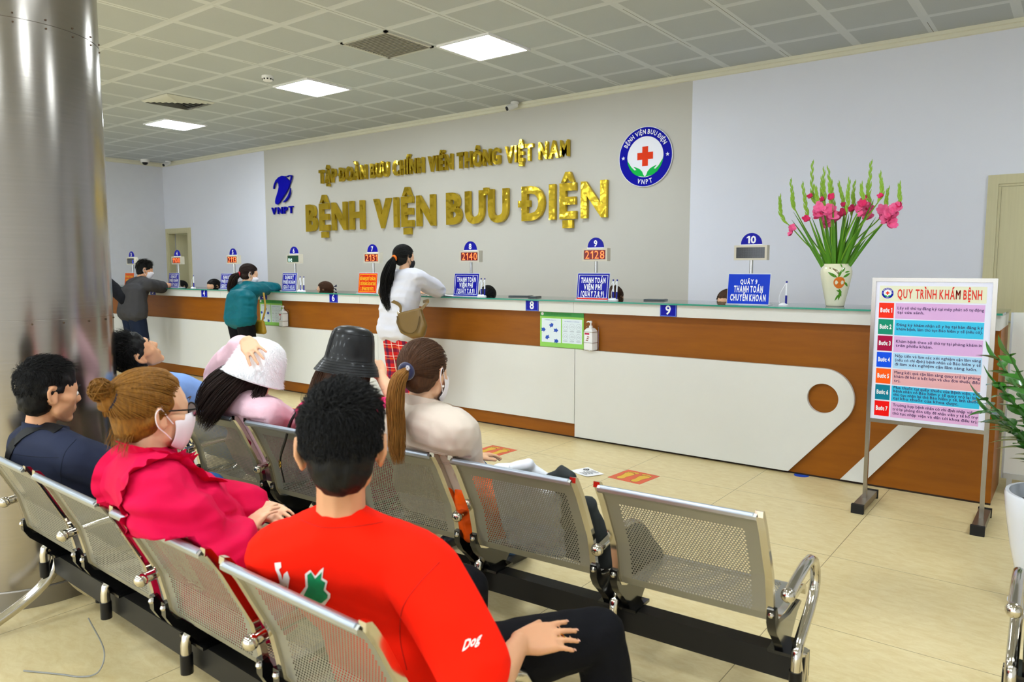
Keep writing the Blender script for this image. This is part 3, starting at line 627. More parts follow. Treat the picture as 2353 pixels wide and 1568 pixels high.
STEPS = [('ee2a10', 'd7abdc', ['Lấy số thứ tự đăng ký tại máy phát số tự động', 'tại cửa sảnh.']), ('0c8a6c', '3cbde6', ['Đăng ký khám nhận sổ y bạ tại bàn đăng ký', 'khám bệnh, làm thủ tục Bảo hiểm y tế (nếu có).']), ('a4003e', 'd6aadc', ['Khám bệnh theo số thứ tự tại phòng khám in', 'trên phiếu khám.']), ('0a4fe4', 'a9d3f2', ['Nộp tiền và làm các xét nghiệm cận lâm sàng', '(nếu có chỉ định) bệnh nhân có Bảo hiểm y tế', 'đi làm xét nghiệm cận lâm sàng luôn.']), ('fb5a08', 'dfa8ae', ['Mang kết quả cận lâm sàng quay trở lại phòng', 'khám để bác sĩ kết luận và cho đơn thuốc điều', 'trị.']), ('077a94', '36b8e2', ['Mua thuốc tại quầy thuốc của Bệnh viện, với', 'bệnh nhân có Bảo hiểm y tế quay trở lại làm', 'thủ tục nhận lại thẻ Bảo hiểm y tế, lĩnh thuốc', 'tại kho thuốc của khoa dược.']), ('ee0a0a', 'dcaad8', ['Trường hợp bệnh nhân có chỉ định nhập viện -', 'trở lại phòng đón tiếp để nhân viên y tế hỗ trợ', 'thủ tục nhập viện và dẫn tới khoa điều trị.'])]
INK = mat('ink_purple', '2e1450', r=.5, var=.02)
for i, (a, b, ls) in enumerate(STEPS):
    v = .152+i*.119; sq = flat('step_square', .035, v, .172, v+.109, a); bx_ = flat('step_text_box', .186, v, .948, v+.112, b)
    m = text_mb(f'Bước {i+1}', .030*BHt, width=.108*BWd, off=.035, xs=.8, weight=.14); stand(m, (fx(.1035), -.0078, fz(v+.068))); m.build('step_number', SWHITE, sq, 0)
    m = MB(); n = len(ls); pitch = .030 if n < 4 else .0262
    for j, s in enumerate(ls):
        wd = {45: .72}.get(len(s), None); k = text_mb(s, .0195*BHt, off=.012, xs=1.15, gap=.10, space=.42, align='l', maxw=.735*BWd)
        stand(k, (fx(.205), -.0078, fz(v+.06+(j-(n-1)/2)*pitch)), m)
    m.build('step_text', INK, bx_, 0)

# ================================================================ vase and gladioli
t = thing('vase', 'cream porcelain vase painted with an orange fruit and leaves on the counter', 'vase', (-1.375, 5.50, ZT))
prof = [(.001, .002), (.062, 0), (.066, .006), (.07, .03), (.088, .11), (.103, .18), (.111, .225), (.111, .25), (.103, .275), (.088, .29), (.086, .296), (.088, .3), (.083, .3), (.080, .29), (.095, .262), (.1, .235), (.001, .2)]
prof = [(r*.93, z*.98) for r, z in prof]
MB().lathe(prof, n=48, cap=False).build('body', mat('cream_porcelain', 'e9e4c0', r=.12, coat=.6, var=.05, sc=5, col2='dfe2ce'), t, 60)
def vr(z):
    for (r0, z0_), (r1, z1_) in zip(prof[1:12], prof[2:13]):
        if z0_ <= z <= z1_ and z1_ > z0_: return r0+(r1-r0)*(z-z0_)/(z1_-z0_)
    return .1
def on_vase(pts, name, M, ang0=-PI/2-.22):
    c = (sum(p[0] for p in pts)/len(pts), sum(p[1] for p in pts)/len(pts)); vs = []
    P = [c]+list(pts)
    for u, z in P: r = vr(z)+.0012; a = ang0+u/.1; vs.append((r*math.cos(a), r*math.sin(a), z))
    return MB().add(vs, [(0, i, i % len(pts)+1) for i in range(1, len(P))]), name, M
def leaf2(u, z, L_, ang, w=.3): return [(u+math.cos(ang)*L_*s-math.sin(ang)*L_*w*q, z+math.sin(ang)*L_*s+math.cos(ang)*L_*w*q) for s, q in ((0, 0), (.25, .42), (.55, .5), (.8, .28), (1, 0), (.8, -.24), (.55, -.42), (.25, -.36))]
m = MB()
for u, z, l, a in ((.055, .2, .05, 2.6), (.06, .2, .04, 1.2), (.09, .2, .045, .5), (.10, .17, .04, -.6), (.085, .12, .055, -1.7), (.07, .125, .045, -1.1), (.10, .1, .035, 2.9), (.08, .235, .03, .9), (.1, .235, .03, 0.2), (.09, .26, .028, 1.9), (.075, .085, .04, -2.2)): q = on_vase(leaf2(u, z, l*1.45, a), 0, 0)[0]; m.add(q.v, q.f)
m.build('painted_leaves', mat('painted_green', '4f8a24', r=.2, var=.3, sc=40), t)
q, _, _ = on_vase(circ(.070, .165, .040, 24), 0, 0); q.build('painted_fruit', mat('painted_orange', 'd8742c', r=.2, var=.2, sc=30), t)
q, _, _ = on_vase([(.0, .27), (.03, .262), (.055, .25), (.066, .225), (.063, .215), (.05, .24), (.02, .255), (0, .262)], 0, 0); q.build('painted_twig', mat('painted_brown', '6a5a2a', r=.3), t)
STEM = mat('gladiolus_green', '6c9c24', r=.45, var=.18, sc=20); BUDM = mat('bud_green', '8cb43a', r=.5, var=.15, sc=30); LEAFM = mat('sword_leaf', '4a8214', r=.4, var=.2, sc=14, stretch=(6, 6, 1)); PINK = mat('petal_pink', 'f03484', r=.6, var=.1, sc=30, col2='ff94c0', spec=.1); DEEP = mat('petal_deep', 'd81050', r=.6, var=.15, sc=30, spec=.1, col2='f05088')
rnd = random.Random(5)
VT = Vector((-1.375, 5.50, ZT+.28))
def vpx(x, y, dy=0.): 
    p = at(1650+x/4.1255, 350+y/4.1255, Y=5.5+dy); return p
def catmull(P, n=8):
    P = [Vector(p) for p in P]; P = [P[0]*2-P[1]]+P+[P[-1]*2-P[-2]]; out = []
    for i in range(1, len(P)-2):
        for k in range(n):
            s = k/n; a, b, c, d = P[i-1:i+3]; out.append(.5*((2*b)+(c-a)*s+(2*a-5*b+4*c-d)*s*s+(3*b-a-3*c+d)*s**3))
    return out+[P[-2]]
def petal(m, c, d, up, L_, w):
    sd = d.cross(up).normalized(); n = 4; vs = []
    for i in range(n+1):
        s = i/n; wd = w*math.sin(PI*(.12+.8*s))**.8; p = c+d*L_*s+up*(.28*L_*s*s); vs += [p-sd*wd+up*.1*wd, p-up*.06*wd, p+sd*wd+up*.1*wd]
    m.add(vs, [(i*3+k, i*3+k+1, i*3+k+4, i*3+k+3) for i in range(n) for k in range(2)])
def blossom(m, c, d, r):
    d = d.normalized(); a = d.orthogonal().normalized(); b = d.cross(a)
    for k in range(6):
        an = k*PI/3+rnd.random()*.4; o = (a*math.cos(an)+b*math.sin(an)); petal(m, c, (d*(.55 if k % 2 else .25)+o*.95).normalized(), (d-o*.2).normalized(), r*rnd.uniform(.9, 1.2), r*.5)
# (tip, bend points ..., flowers as (fraction along stem, size, deep?)) in the close-up's own pixels
GL_ = [([(585, 415), (590, 520), (610, 620), (720, 740), (850, 880)], [(.40, .030, 0)], .06), ([(685, 255), (705, 400), (715, 500), (770, 620), (890, 830)], [], .04), ([(798, 295), (820, 420), (840, 560), (900, 720), (985, 900)], [(.50, .028, 1)], -.03), ([(895, 85), (890, 240), (900, 420), (950, 560), (1020, 820)], [(.62, .022, 1)], .02), ([(925, 335), (940, 440), (960, 560), (1010, 780)], [(.55, .042, 0), (.45, .03, 1)], -.06), ([(985, 260), (985, 380), (1005, 520), (1040, 800)], [(.48, .045, 0)], .06), ([(1005, 165), (1000, 330), (1015, 480), (1045, 820)], [(.36, .04, 0), (.55, .02, 1)], 0.), ([(1045, 150), (1060, 330), (1075, 480), (1075, 820)], [(.42, .045, 0), (.58, .025, 1)], -.05), ([(1070, 260), (1085, 400), (1095, 560), (1090, 840)], [(.45, .04, 0)], .05), ([(1142, 290), (1170, 400), (1195, 520), (1190, 700), (1140, 900)], [(.52, .032, 1), (.66, .018, 1)], .03), ([(1245, 270), (1230, 400), (1225, 540), (1180, 820)], [], -.03), ([(1295, 275), (1280, 420), (1285, 520), (1240, 700), (1170, 880)], [(.6, .03, 1)], .05), ([(1358, 300), (1365, 400), (1380, 480), (1300, 620), (1190, 860)], [(.58, .03, 1), (.5, .026, 0)], -.04), ([(1450, 85), (1440, 230), (1420, 400), (1330, 560), (1190, 840)], [(.45, .036, 0), (.56, .02, 1)], .02), ([(1412, 290), (1425, 420), (1440, 520), (1380, 640), (1220, 850)], [(.56, .045, 0), (.5, .03, 1)], .06), ([(1535, 195), (1550, 320), (1540, 430), (1470, 540), (1260, 840)], [(.66, .02, 1)], -.05), ([(1613, 340), (1595, 460), (1580, 560), (1500, 660), (1270, 870)], [(.62, .04, 0)], .04), ([(1718, 300), (1720, 400), (1705, 520), (1560, 680), (1290, 900)], [(.42, .045, 0), (.50, .048, 0), (.57, .04, 0), (.64, .02, 1)], -.02)]
GLAB = ['arching lowest, towards the board reading 10', 'second from the board reading 10', 'third from the board reading 10', 'tallest of all, standing free', 'short, rising through the pink cluster', 'with a thick bloom beside the tallest', 'tall, in the middle of the cluster', 'thick and tall, in mid cluster', 'just behind the thick tall one', 'slim with one red bloom', 'straight and bare of blooms', 'slim, next past the bare one', 'short, leaning toward the notice board', 'very tall, leaning toward the notice board', 'big-bloomed beside the tall leaning one', 'curved, second from the notice board edge', 'pale and thin, near the notice board', 'outermost near the notice board, three big blooms']
for gi, (pts, fl, dy) in enumerate(GL_):
    P = [vpx(x, y, dy*1.2) for x, y in pts][::-1]; base = VT+Vector(((P[0].x-VT.x)*.22, dy*.35, .0)); P = [base-Vector((0, 0, .16))+Vector((-(P[0].x-VT.x)*.1, 0, 0)), base]+P
    path = catmull(P, 8); n = len(path); o = base
    t2 = thing('gladiolus', f'pink gladiolus stem in the vase, {GLAB[gi]}', 'flower', o, 0, 'gladioli in the vase'); sh2 = lambda l: [p-o for p in l]
    MB().tube(sh2(path), [.006-.004*i/n for i in range(n)], 6).build('stem', STEM, t2)
    m = MB(); i0 = int(n*.58); s_ = 1
    for i in range(i0, n-1, 2):
        p = path[i]-o; d = (path[min(i+2, n-1)]-path[i]).normalized(); s_ = -s_; k = 1-(i-i0)/(n-i0); sd = Vector((s_*.26, .10*s_, 0)); L_ = .055*(.55+.5*k)
        a = p; dd = (d+sd).normalized(); m.tube([a-d*.006, a+dd*L_*.3, a+dd*L_*.65, a+(dd*.6+d*.45)*L_*1.15], [.003, .0092*(.5+.5*k), .0076*(.5+.5*k), .0008], 6)
    m.build('buds', BUDM, t2)
    for f, r, dk in fl:
        i = int((n-1)*(1-(1-f)*.9)); i = int(n*(.28+f*.62)) if True else i; p = path[min(i, n-1)]-o; m = MB(); c = p+Vector((rnd.uniform(-.012, .012), -.012, 0)); blossom(m, c, Vector((rnd.uniform(-.5, .5), -1, .35)), r*1.08)
        if not dk: blossom(m, c+Vector((rnd.uniform(-.03, .03), -.012, rnd.uniform(-.05, -.03))), Vector((rnd.uniform(-.8, .8), -.9, .5)), r*1.0)
        m.build('blossom', DEEP if dk else PINK, t2)
    m = MB()
    for q in range(2):
        e = path[int(n*(.42+.16*q))]-o+Vector((rnd.uniform(-.03, .03), rnd.uniform(-.05, .05), rnd.uniform(-.02, .05))); s0 = Vector((0, 0, -.1)); pp = [s0.lerp(e, k/6)+Vector((0, 0, .02*math.sin(k/6*PI))) for k in range(7)]
        sd = Vector((1, rnd.uniform(-.6, .6), 0)).normalized(); vs = []
        for k, p in enumerate(pp): w = .013*(1-(k/6)**3)+.0003; vs += [p-sd*w, p+Vector((0, -.004, 0)), p+sd*w]
        m.add(vs, [(k*3+j, k*3+j+1, k*3+j+4, k*3+j+3) for k in range(6) for j in range(2)])
    m.build('leaves', LEAFM, t2)

# ================================================================ potted plant
t = thing('planter', 'tall white tapered planter at the edge of the aisle beside the notice board', 'plant pot', (.0, 3.74, 0))
prof = [(.12, 0), (.13, .01), (.155, .12), (.19, .28), (.212, .42), (.22, .5), (.216, .512), (.203, .512), (.2, .49), (.19, .44)]
MB().lathe(prof, n=48, cap=False).build('pot', mat('glazed_white_pot', 'dcdfea', r=.15, coat=.5, var=.02), t, 60); MB().lathe([(.001, .45), (.2, .45)], cap=False).build('soil', mat('dark_soil', '2c2420', r=.9, var=.3, sc=40, bump=.8, bsc=60), t, 0)
MB().lathe([(.1, 0), (.165, .0), (.185, .03), (.18, .032), (.16, .008), (.1, .008)], n=40, cap=False).build('saucer', MATS['glazed_white_pot'], t, 60)
t = thing('zz_plant', 'leafy dark green plant with glossy pointed leaflets growing in the white planter', 'plant', (.0, 3.74, .455))
PL = mat('glossy_leaf', '1f5c1c', r=.25, var=.35, sc=9, coat=.3, col2='478c2c'); PS = mat('plant_stalk', '3c6a2a', r=.45, var=.15)
def leaf3(m, p, d, nrm, L_, w):
    d = d.normalized(); sd = d.cross(nrm).normalized(); up = sd.cross(d).normalized(); n = 6; vs = []
    for i in range(n+1):
        s = i/n; wd = w*(math.sin(PI*min(1, s*.97+.03)**.8))**.9+.0004; c = p+d*L_*s-up*(.18*L_*s*s); vs += [c-sd*wd+up*wd*.28, c, c+sd*wd+up*wd*.28]
    m.add(vs, [(i*3+k, i*3+k+1, i*3+k+4, i*3+k+3) for i in range(n) for k in range(2)])
for k in range(13):
    an = k*2.4+.4; R_ = .05+.09*((k*7) % 5)/5; lean = .12+.20*((k*3) % 5)/5; hgt = .36+.32*((k*5) % 7)/7
    if k in (2, 7, 12): an = PI-.35+.3*(k-7)/5; lean = .23; hgt = .26+.16*(k/12)
    b = Vector((R_*math.cos(an)*.6, R_*math.sin(an)*.6, 0)); e = b+Vector((math.cos(an)*lean, math.sin(an)*lean, hgt)); md = b.lerp(e, .5)+Vector((math.cos(an)*-.04, math.sin(an)*-.04, .04))
    path = catmull([b, md, e], 8); st = MB().tube(path, [.012-.008*i/len(path) for i in range(len(path))], 7).build('stalk', PS, t)
    m = MB(); n = len(path); side = Vector((-math.sin(an), math.cos(an), 0)); out = Vector((math.cos(an), math.sin(an), 0))
    for i in range(5, n, 2):
        d = (path[min(i+1, n-1)]-path[i-1]).normalized()
        for s in (-1, 1): leaf3(m, path[min(n-1, i+(s > 0))], side*s*.75+d*.45+out*rnd.uniform(.0, .45)+Vector((0, 0, rnd.uniform(-.25, .1))), (Vector((0, 0, 1))+out*.3+side*rnd.uniform(-.4, .4)), rnd.uniform(.095, .13)*(1-.25*abs(i/n-.6)), rnd.uniform(.021, .027))
    leaf3(m, path[-1], (path[-1]-path[-2]).normalized()+out*.3, out+Vector((0, 0, .4)), .10, .022)
    m.build('leaflets', PL, st, 60)
# ================================================================ waiting benches
SHEET = mat('silver_sheet', 'a6a6a0', r=.38, m=.8, var=.05, sc=4); CHROME = mat('chrome', 'cfc9bd', r=.10, m=1, var=.02); CASTB = mat('black_casting', '0c0c0d', r=.18, coat=.5); BEAMM = mat('black_beam', '161514', r=.45, var=.1); TOPC = mat('bright_edge', 'aab4c0', r=.35, m=.55)
SW, SP = .51, .585
PROF = [(-.006, .752), (-.014, .760), (-.014, .769), (-.006, .776), (.004, .775), (.014, .760), (.042, .715), (.122, .556), (.140, .48), (.149, .43), (.165, .402), (.20, .389), (.30, .383), (.42, .387), (.50, .389), (.532, .378), (.545, .352)]
def resample(P):
    P = [Vector((0, a, b)) for a, b in P]; S = [0]
    for a, b in zip(P, P[1:]): S.append(S[-1]+(b-a).length)
    def f(s):
        for i in range(len(S)-1):
            if s <= S[i+1] or i == len(S)-2: q = (s-S[i])/(S[i+1]-S[i]); return P[i].lerp(P[i+1], q)
    return f, S
PF, PS_ = resample(PROF)
def seat_mesh():
    V, F = [], []; w = SW-.02
    def quad(u0, u1, s0, s1):
        o = len(V)
        for u, s in ((u0, s0), (u1, s0), (u1, s1), (u0, s1)): p = PF(s); V.append((u+.01, p.y, p.z))
        F.append((o, o+1, o+2, o+3))
    def rows(sa, sb, p=.0098, h=.0085, r=.0030, mu=.045):
        n = int((sb-sa)/h); h = (sb-sa)/n; nc = int((w-2*mu)/p)
        for k in range(n):
            s0, s1 = sa+k*h, sa+(k+1)*h; c0 = (s0+s1)/2; off = (w-nc*p)/2+(p/4 if k % 2 else -p/4)
            quad(0, off, s0, s1); quad(off+nc*p, w, s0, s1)
            for j in range(nc):
                u0 = off+j*p; u1 = u0+p; uc = u0+p/2; o = len(V)
                for u, s in ((u0, s0), (uc, s0), (u1, s0), (u1, c0), (u1, s1), (uc, s1), (u0, s1), (u0, c0)): q = PF(s); V.append((u+.01, q.y, q.z))
                for a in range(8):
                    an = -3*PI/4+a*PI/4; q = PF(c0+r*math.sin(an)); V.append((uc+r*math.cos(an)+.01, q.y, q.z))
                F.extend((o+a, o+(a+1) % 8, o+8+(a+1) % 8, o+8+a) for a in range(8))
    b0, b1 = PS_[6]+.005, PS_[9]; c0, c1 = PS_[11]+.02, PS_[14]-.01
    def plain(sa, sb):
        ss = [sa]+[s for s in PS_ if sa < s < sb]+[sb]; q = []
        for a, b in zip(ss, ss[1:]):
            n = max(1, int((b-a)/.02)); q += [a+(b-a)*i/n for i in range(n)]
        q.append(sb)
        for a, b in zip(q, q[1:]): quad(0, w, a, b)
    plain(0, b0); rows(b0, b1); plain(b1, c0); rows(c0, c1); plain(c1, PS_[-1])
    me = bpy.data.meshes.new('seat'); me.from_pydata(V, [], F); me.materials.append(SHEET)
    bm = bmesh.new(); bm.from_mesh(me); bmesh.ops.remove_doubles(bm, verts=bm.verts, dist=.00005); bm.to_mesh(me); bm.free()
    me.polygons.foreach_set('use_smooth', [True]*len(me.polygons)); me.set_sharp_from_angle(angle=math.radians(35))
    return me
SEATME = seat_mesh()
def bar_path(m, x0, x1, pts, th=.010):
    """flat bar following the seat profile"""
    n = len(pts); vs = []
    for i, (y, z) in enumerate(pts):
        a = pts[max(i-1, 0)]; b = pts[min(i+1, n-1)]; ty, tz = b[0]-a[0], b[1]-a[1]; l = math.hypot(ty, tz); ny, nz = -tz/l*th, ty/l*th
        vs += [(x0, y-ny, z-nz), (x1, y-ny, z-nz), (x1, y+ny, z+nz), (x0, y+ny, z+nz)]
    m.add(vs, [(i*4+k, i*4+(k+1) % 4, i*4+4+(k+1) % 4, i*4+4+k) for i in range(n-1) for k in range(4)]+[(3, 2, 1, 0), (n*4-4, n*4-3, n*4-2, n*4-1)])
def smooth_prof(P):
    out = []
    for i in range(len(P)-1):
        for k in range(2): q = k/2; out.append((P[i][0]*(1-q)+P[i+1][0]*q, P[i][1]*(1-q)+P[i+1][1]*q))
    return out+[P[-1]]
BAR = MB(); bar_path(BAR, 0, .022, smooth_prof(PROF[3:]), .009)
BRK = [(.128, .452), (.146, .456), (.158, .43), (.166, .408), (.185, .395), (.30, .374), (.43, .372), (.45, .36), (.40, .345), (.345, .305), (.32, .28), (.235, .28), (.215, .31), (.18, .345), (.148, .375), (.128, .41)]
ARM = [(.085, .528), (.13, .534), (.20, .543), (.28, .549), (.345, .545), (.395, .524), (.425, .485), (.428, .445), (.405, .405), (.345, .368), (.275, .338), (.232, .320), (.214, .298), (.210, .275), (.210, .235)]
def make_bench(label, n, end_left=True):
    t = thing('waiting_bench', label, 'bench', (0, 0, 0), 0, 'steel waiting benches'); xl = -(n-1)*SP-SW
    for i in range(n):
        x = -i*SP-SW; st = bpy.data.objects.new('seat', SEATME); COL.objects.link(st); st.parent = t; st.location.x = x
        e = MB(); e.tube([(x+.02, -.006, .769), (x+SW-.02, -.006, .769)], .0085, 10); e.build('top_edge', TOPC, st).location.x = -x
        for sx in (x-.006, x+SW-.016):
            m = MB(); m.add([(a+sx, b, c) for a, b, c in BAR.v], BAR.f); m.build('side_frame', CHROME, t, 30)
        for sx in (x-.012, x+SW-.012):
            m = MB(); m.prism(BRK, .026, lambda u, v, w: (sx+w, u, v)); b = m.build('bracket', CASTB, t, 30)
            m = MB(); m.ball((sx+(.013), .128, .437), .010, 8); m.build('bolt', CHROME, b); m = MB(); m.box(sx-.02, sx+.05, .225, .34, .273, .283); m.build('clamp_plate', CASTB, b, 0)
    for i in range(n+1):
        x = .0375+.02*(i == 0) if i == 0 else -(i-1)*SP-SW-.0375
        m = MB(); m.tube([(x, a, b) for a, b in ARM], .0165, 12); m.ball((x, .085, .528), .0215, 14); a = m.build('armrest', CHROME, t); MB().tube([(x, .210, .245), (x, .210, .183)], .0195, 12).build('rubber_sleeve', BLK, a)
    MB().box(xl-.06, .075, .240, .305, .192, .275).build('beam', BEAMM, t, 0)
    for x in (.057, xl-.0375):
        m = MB()
        for s in (-1, 1):
            q = 1 if s < 0 else .45; m.tube(catmull([(x, .272+s*.01, .28), (x, .272+s*.035*q, .19), (x, .272+s*.12*q, .115), (x, .272+s*.26*q, .045), (x, .272+s*.33*q, .022)], 5), [.021]*5*4+[.021], 12)
        l = m.build('leg', CHROME, t); m = MB()
        for s in (-1, 1): m.lathe([(.022, 0), (.022, .02), (.015, .028)], (x, .272+s*.325*(1 if s < 0 else .45), 0), 14)
        m.build('foot_pad', BLK, l)
    return t
b1 = make_bench('perforated steel bench of four seats where the red-shirted man sits', 4); b1.location = (-1.036, .897, 0); b1.rotation_euler.z = math.radians(-1.65)
b2 = make_bench('long perforated steel bench with the empty seat at its aisle end, facing the counter', 6); b2.location = (-.663, 1.983, 0); b2.rotation_euler.z = math.radians(3.1)
b3 = make_bench('perforated steel bench across the aisle, only its armrest and frame edge showing', 3); b3.location = (1.62, 2.29, 0); b3.rotation_euler.z = math.radians(1)

# ================================================================ things on the floor
def quad_frame(px):
    P = [at(x, y, Z=0) for x, y in px]; c = sum(P, Vector())/4; return c, P
STK = mat('sticker_red', 'd4522c', r=.4, var=.06); FOOT = mat('sticker_yellow', 'd9ac1e', r=.4, var=.03); FLN = mat('sticker_line', '8a5a14', r=.5)
def sticker(c, rz, label, s=.13):
    t = thing('floor_sticker', label, 'floor sticker', (c[0], c[1], 0), rz, 'footprint stickers on the floor')
    b = MB().box(-s, s, -s, s, 0, .0012).build('backing', STK, t, 0)
    sole = [(-.022, -.095), (.0, -.105), (.022, -.095), (.028, -.07), (.022, -.03), (.03, .01), (.040, .04), (.034, .062), (.01, .07), (-.02, .062), (-.036, .045), (-.03, 0), (-.022, -.04), (-.028, -.07)]
    for sx in (-1, 1):
        m = MB(); ol = MB(); cx = sx*.058
        pts = [(cx+sx*-u*-1, v) for u, v in sole]
        m.add([(x, y, .0016) for x, y in pts], [tuple(range(len(pts)))])
        cc = (cx, -.02); ol.add([(cc[0]+(x-cc[0])*1.12, cc[1]+(y-cc[1])*1.06, .0014) for x, y in pts], [tuple(range(len(pts)))])
        for k, (u, v, r) in enumerate(((-.028, .086, .016), (-.008, .092, .011), (.008, .09, .0095), (.021, .084, .0085), (.033, .073, .008))):
            c_ = circ(cx+sx*u, v, r, 14); m.add([(x, y, .0016) for x, y in c_], [tuple(range(14))]); c_ = circ(cx+sx*u, v, r+.003, 14); ol.add([(x, y, .0014) for x, y in c_], [tuple(range(14))])
        f = m.build('footprint', FOOT, t, 0); ol.build('outline', FLN, f, 0)
sticker((-2.405, 4.52), -.08, 'orange floor sticker with yellow footprints beside the dropped paper')
sticker((-3.64, 4.51), -.02, 'orange floor sticker with yellow footprints near the sleeve of the cream jacket')
sticker((-6.3, 4.52), .0, 'orange floor sticker with yellow footprints far along, beside the white fur hat')
t = thing('leaflet', 'small printed white paper dropped on the floor beside the footprint sticker', 'paper', (-2.72, 4.42, 0), -.38)
sh = MB(); sh.add([(-.10, -.075, .002), (.0, -.085, .001), (.1, -.075, .006), (.105, .07, .003), (.0, .075, .001), (-.1, .08, .004)], [(0, 1, 4, 5), (1, 2, 3, 4)]); p = sh.build('sheet', PAPER, t, 0)
m = fill([circ(-.055, .03, .022, 20), circ(-.055, .03, .014, 20), circ(-.055, .03, .006, 12)], 0); m.v = [(x, y, .0055) for x, y, z in m.v]
for k in range(7): m.add([(-.02+.01*(k % 2), .05-.017*k, .0062), (.07-.012*(k % 3), .05-.017*k, .0072), (.07-.012*(k % 3), .045-.017*k, .0072), (-.02+.01*(k % 2), .045-.017*k, .0062)], [(0, 1, 2, 3)])
m.build('print', mat('black_ink', '22242a', r=.6), p, 0)
o = MB().tube(catmull([(-2.95, .95, .004), (-2.82, 1.02, .004), (-2.74, 1.06, .004), (-2.70, 1.10, .02), (-2.72, 1.13, .08), (-2.76, 1.1, .2)], 8), .0028, 6).build('cable', mat('grey_cable', '8c8c88', r=.5)); tag(o, 'thin grey cable lying on the floor below the end of the front bench', 'cable')
o = MB().lathe([(.001, .0), (.05, .0), (.05, .001)], (-1.49, 5.262, 0.0)).build('floor_disc', mat('blue_disc', '1d4fc0', r=.4)); tag(o, 'flat blue scrap on the floor under the edge of the brown counter front', 'scrap')
# ================================================================ figures: union of rounded hulls, voxel-remeshed into one skin
_b = bmesh.new(); bmesh.ops.create_icosphere(_b, subdivisions=2, radius=1); ICO = [v.co.copy() for v in _b.verts]; _b.free()
def hull_mesh(balls):
    bm = bmesh.new()
    for p, r in balls:
        for v in ICO: bm.verts.new(Vector(p)+v*r)
    res = bmesh.ops.convex_hull(bm, input=bm.verts)
    dead = [g for g in res['geom_interior'] if isinstance(g, bmesh.types.BMVert)]+[v for v in bm.verts if not v.link_faces]
    bmesh.ops.delete(bm, geom=list(set(dead)), context='VERTS'); bm.verts.index_update()
    out = [tuple(v.co) for v in bm.verts], [tuple(v.index for v in f.verts) for f in bm.faces]; bm.free(); return out
CLAMP = None
_PZ = [.40, .43, .48, .556, .715, .760, .778]; _PY = [.165, .149, .140, .122, .042, .014, .004]
def seat_clamp(x0, y0, rot):
    """cloth and skin press flat against the backrest and seat of a bench"""
    def f(c):
        yb = y0+(c[:, 0]-x0)*math.tan(rot)+np.interp(c[:, 2], _PZ, _PY)+.013
        k = (c[:, 2] > .385) & (c[:, 2] < .79) & (c[:, 1] < yb); c[k, 1] = yb[k]
        yl = c[:, 1]-y0-(c[:, 0]-x0)*math.tan(rot); k = (c[:, 2] < .405) & (c[:, 2] > .30) & (yl > .1) & (yl < .50); c[k, 2] = .405
        return c
    return f
BENCH1 = seat_clamp(-1.036, .897, math.radians(-1.65)); BENCH2 = seat_clamp(-.663, 1.983, math.radians(3.1))
def blob(name, hulls, M, parent, vox=.006, smooth=3, amp=0., freq=14., extra=None, stretch=(1, 1, 1), fold=0.):
    m = MB(); org = parent.matrix_basis.translation if parent and parent.parent is None else (parent.parent.matrix_basis.translation if parent else Vector())
    for h in hulls: m.add(*hull_mesh(h))
    if extra: m.add(extra.v, extra.f)
    me = bpy.data.meshes.new(name); me.from_pydata(m.v, [], m.f); o = bpy.data.objects.new(name, me); COL.objects.link(o)
    bm = bmesh.new(); bm.from_mesh(me); bmesh.ops.recalc_face_normals(bm, faces=bm.faces); bm.to_mesh(me); bm.free()
    md = o.modifiers.new('r', 'REMESH'); md.mode = 'VOXEL'; md.voxel_size = vox
    if smooth: s = o.modifiers.new('s', 'SMOOTH'); s.factor = .5; s.iterations = smooth
    me2 = bpy.data.meshes.new_from_object(o.evaluated_get(bpy.context.evaluated_depsgraph_get())); bpy.data.objects.remove(o); bpy.data.meshes.remove(me)
    me2.name = name; me2.materials.clear(); me2.materials.append(M)
    if amp:
        n = len(me2.vertices); nr = np.empty(n*3); me2.vertices.foreach_get('normal', nr); cc = np.empty(n*3); me2.vertices.foreach_get('co', cc); nr = nr.reshape(-1, 3); cc = cc.reshape(-1, 3)
        st = np.array(stretch)*freq
        q = np.array([noise.noise(Vector(p)) + .5*noise.noise(Vector(p)*2.1+Vector((7, 3, 1))) for p in cc*st])
        if fold: q = (1-np.abs(q)*2)*fold+q*(1-fold)
        cc += nr*(q*amp)[:, None]; me2.vertices.foreach_set('co', cc.ravel())
    if CLAMP:
        n = len(me2.vertices); cc = np.empty(n*3); me2.vertices.foreach_get('co', cc); me2.vertices.foreach_set('co', CLAMP(cc.reshape(-1, 3)).ravel())
    if org.length: me2.transform(Matrix.Translation(-org))
    me2.polygons.foreach_set('use_smooth', [True]*len(me2.polygons))
    o = bpy.data.objects.new(name, me2); COL.objects.link(o)
    if parent: o.parent = parent
    return o
def lerp(a, b, t): return Vector(a).lerp(Vector(b), t)
def cap(a, b, r0, r1): return [(a, r0), (b, r1)]
SKIN = mat('skin', 'd09a74', r=.48, var=.06, sc=14, sss=.12); SKINP = mat('skin_pale', 'dcae8c', r=.48, var=.05, sc=14, sss=.12); LIPS = mat('lips', 'b5685a', r=.4); EYEW = mat('eye_white', 'e8e4de', r=.2); EYED = mat('eye_dark', '1a1210', r=.2); NAIL = mat('nail', 'dca690', r=.25)
class Frame:
    def __init__(s, c, yaw=0., pitch=0., roll=0., sc=1.):
        s.c = Vector(c); s.R = Matrix.Rotation(yaw, 3, 'Z') @ Matrix.Rotation(pitch, 3, 'X') @ Matrix.Rotation(roll, 3, 'Y'); s.s = sc
    def __call__(s, x, y, z): return s.c+s.R @ Vector((x, y, z))*s.s
    def d(s, x, y, z): return (s.R @ Vector((x, y, z))).normalized()
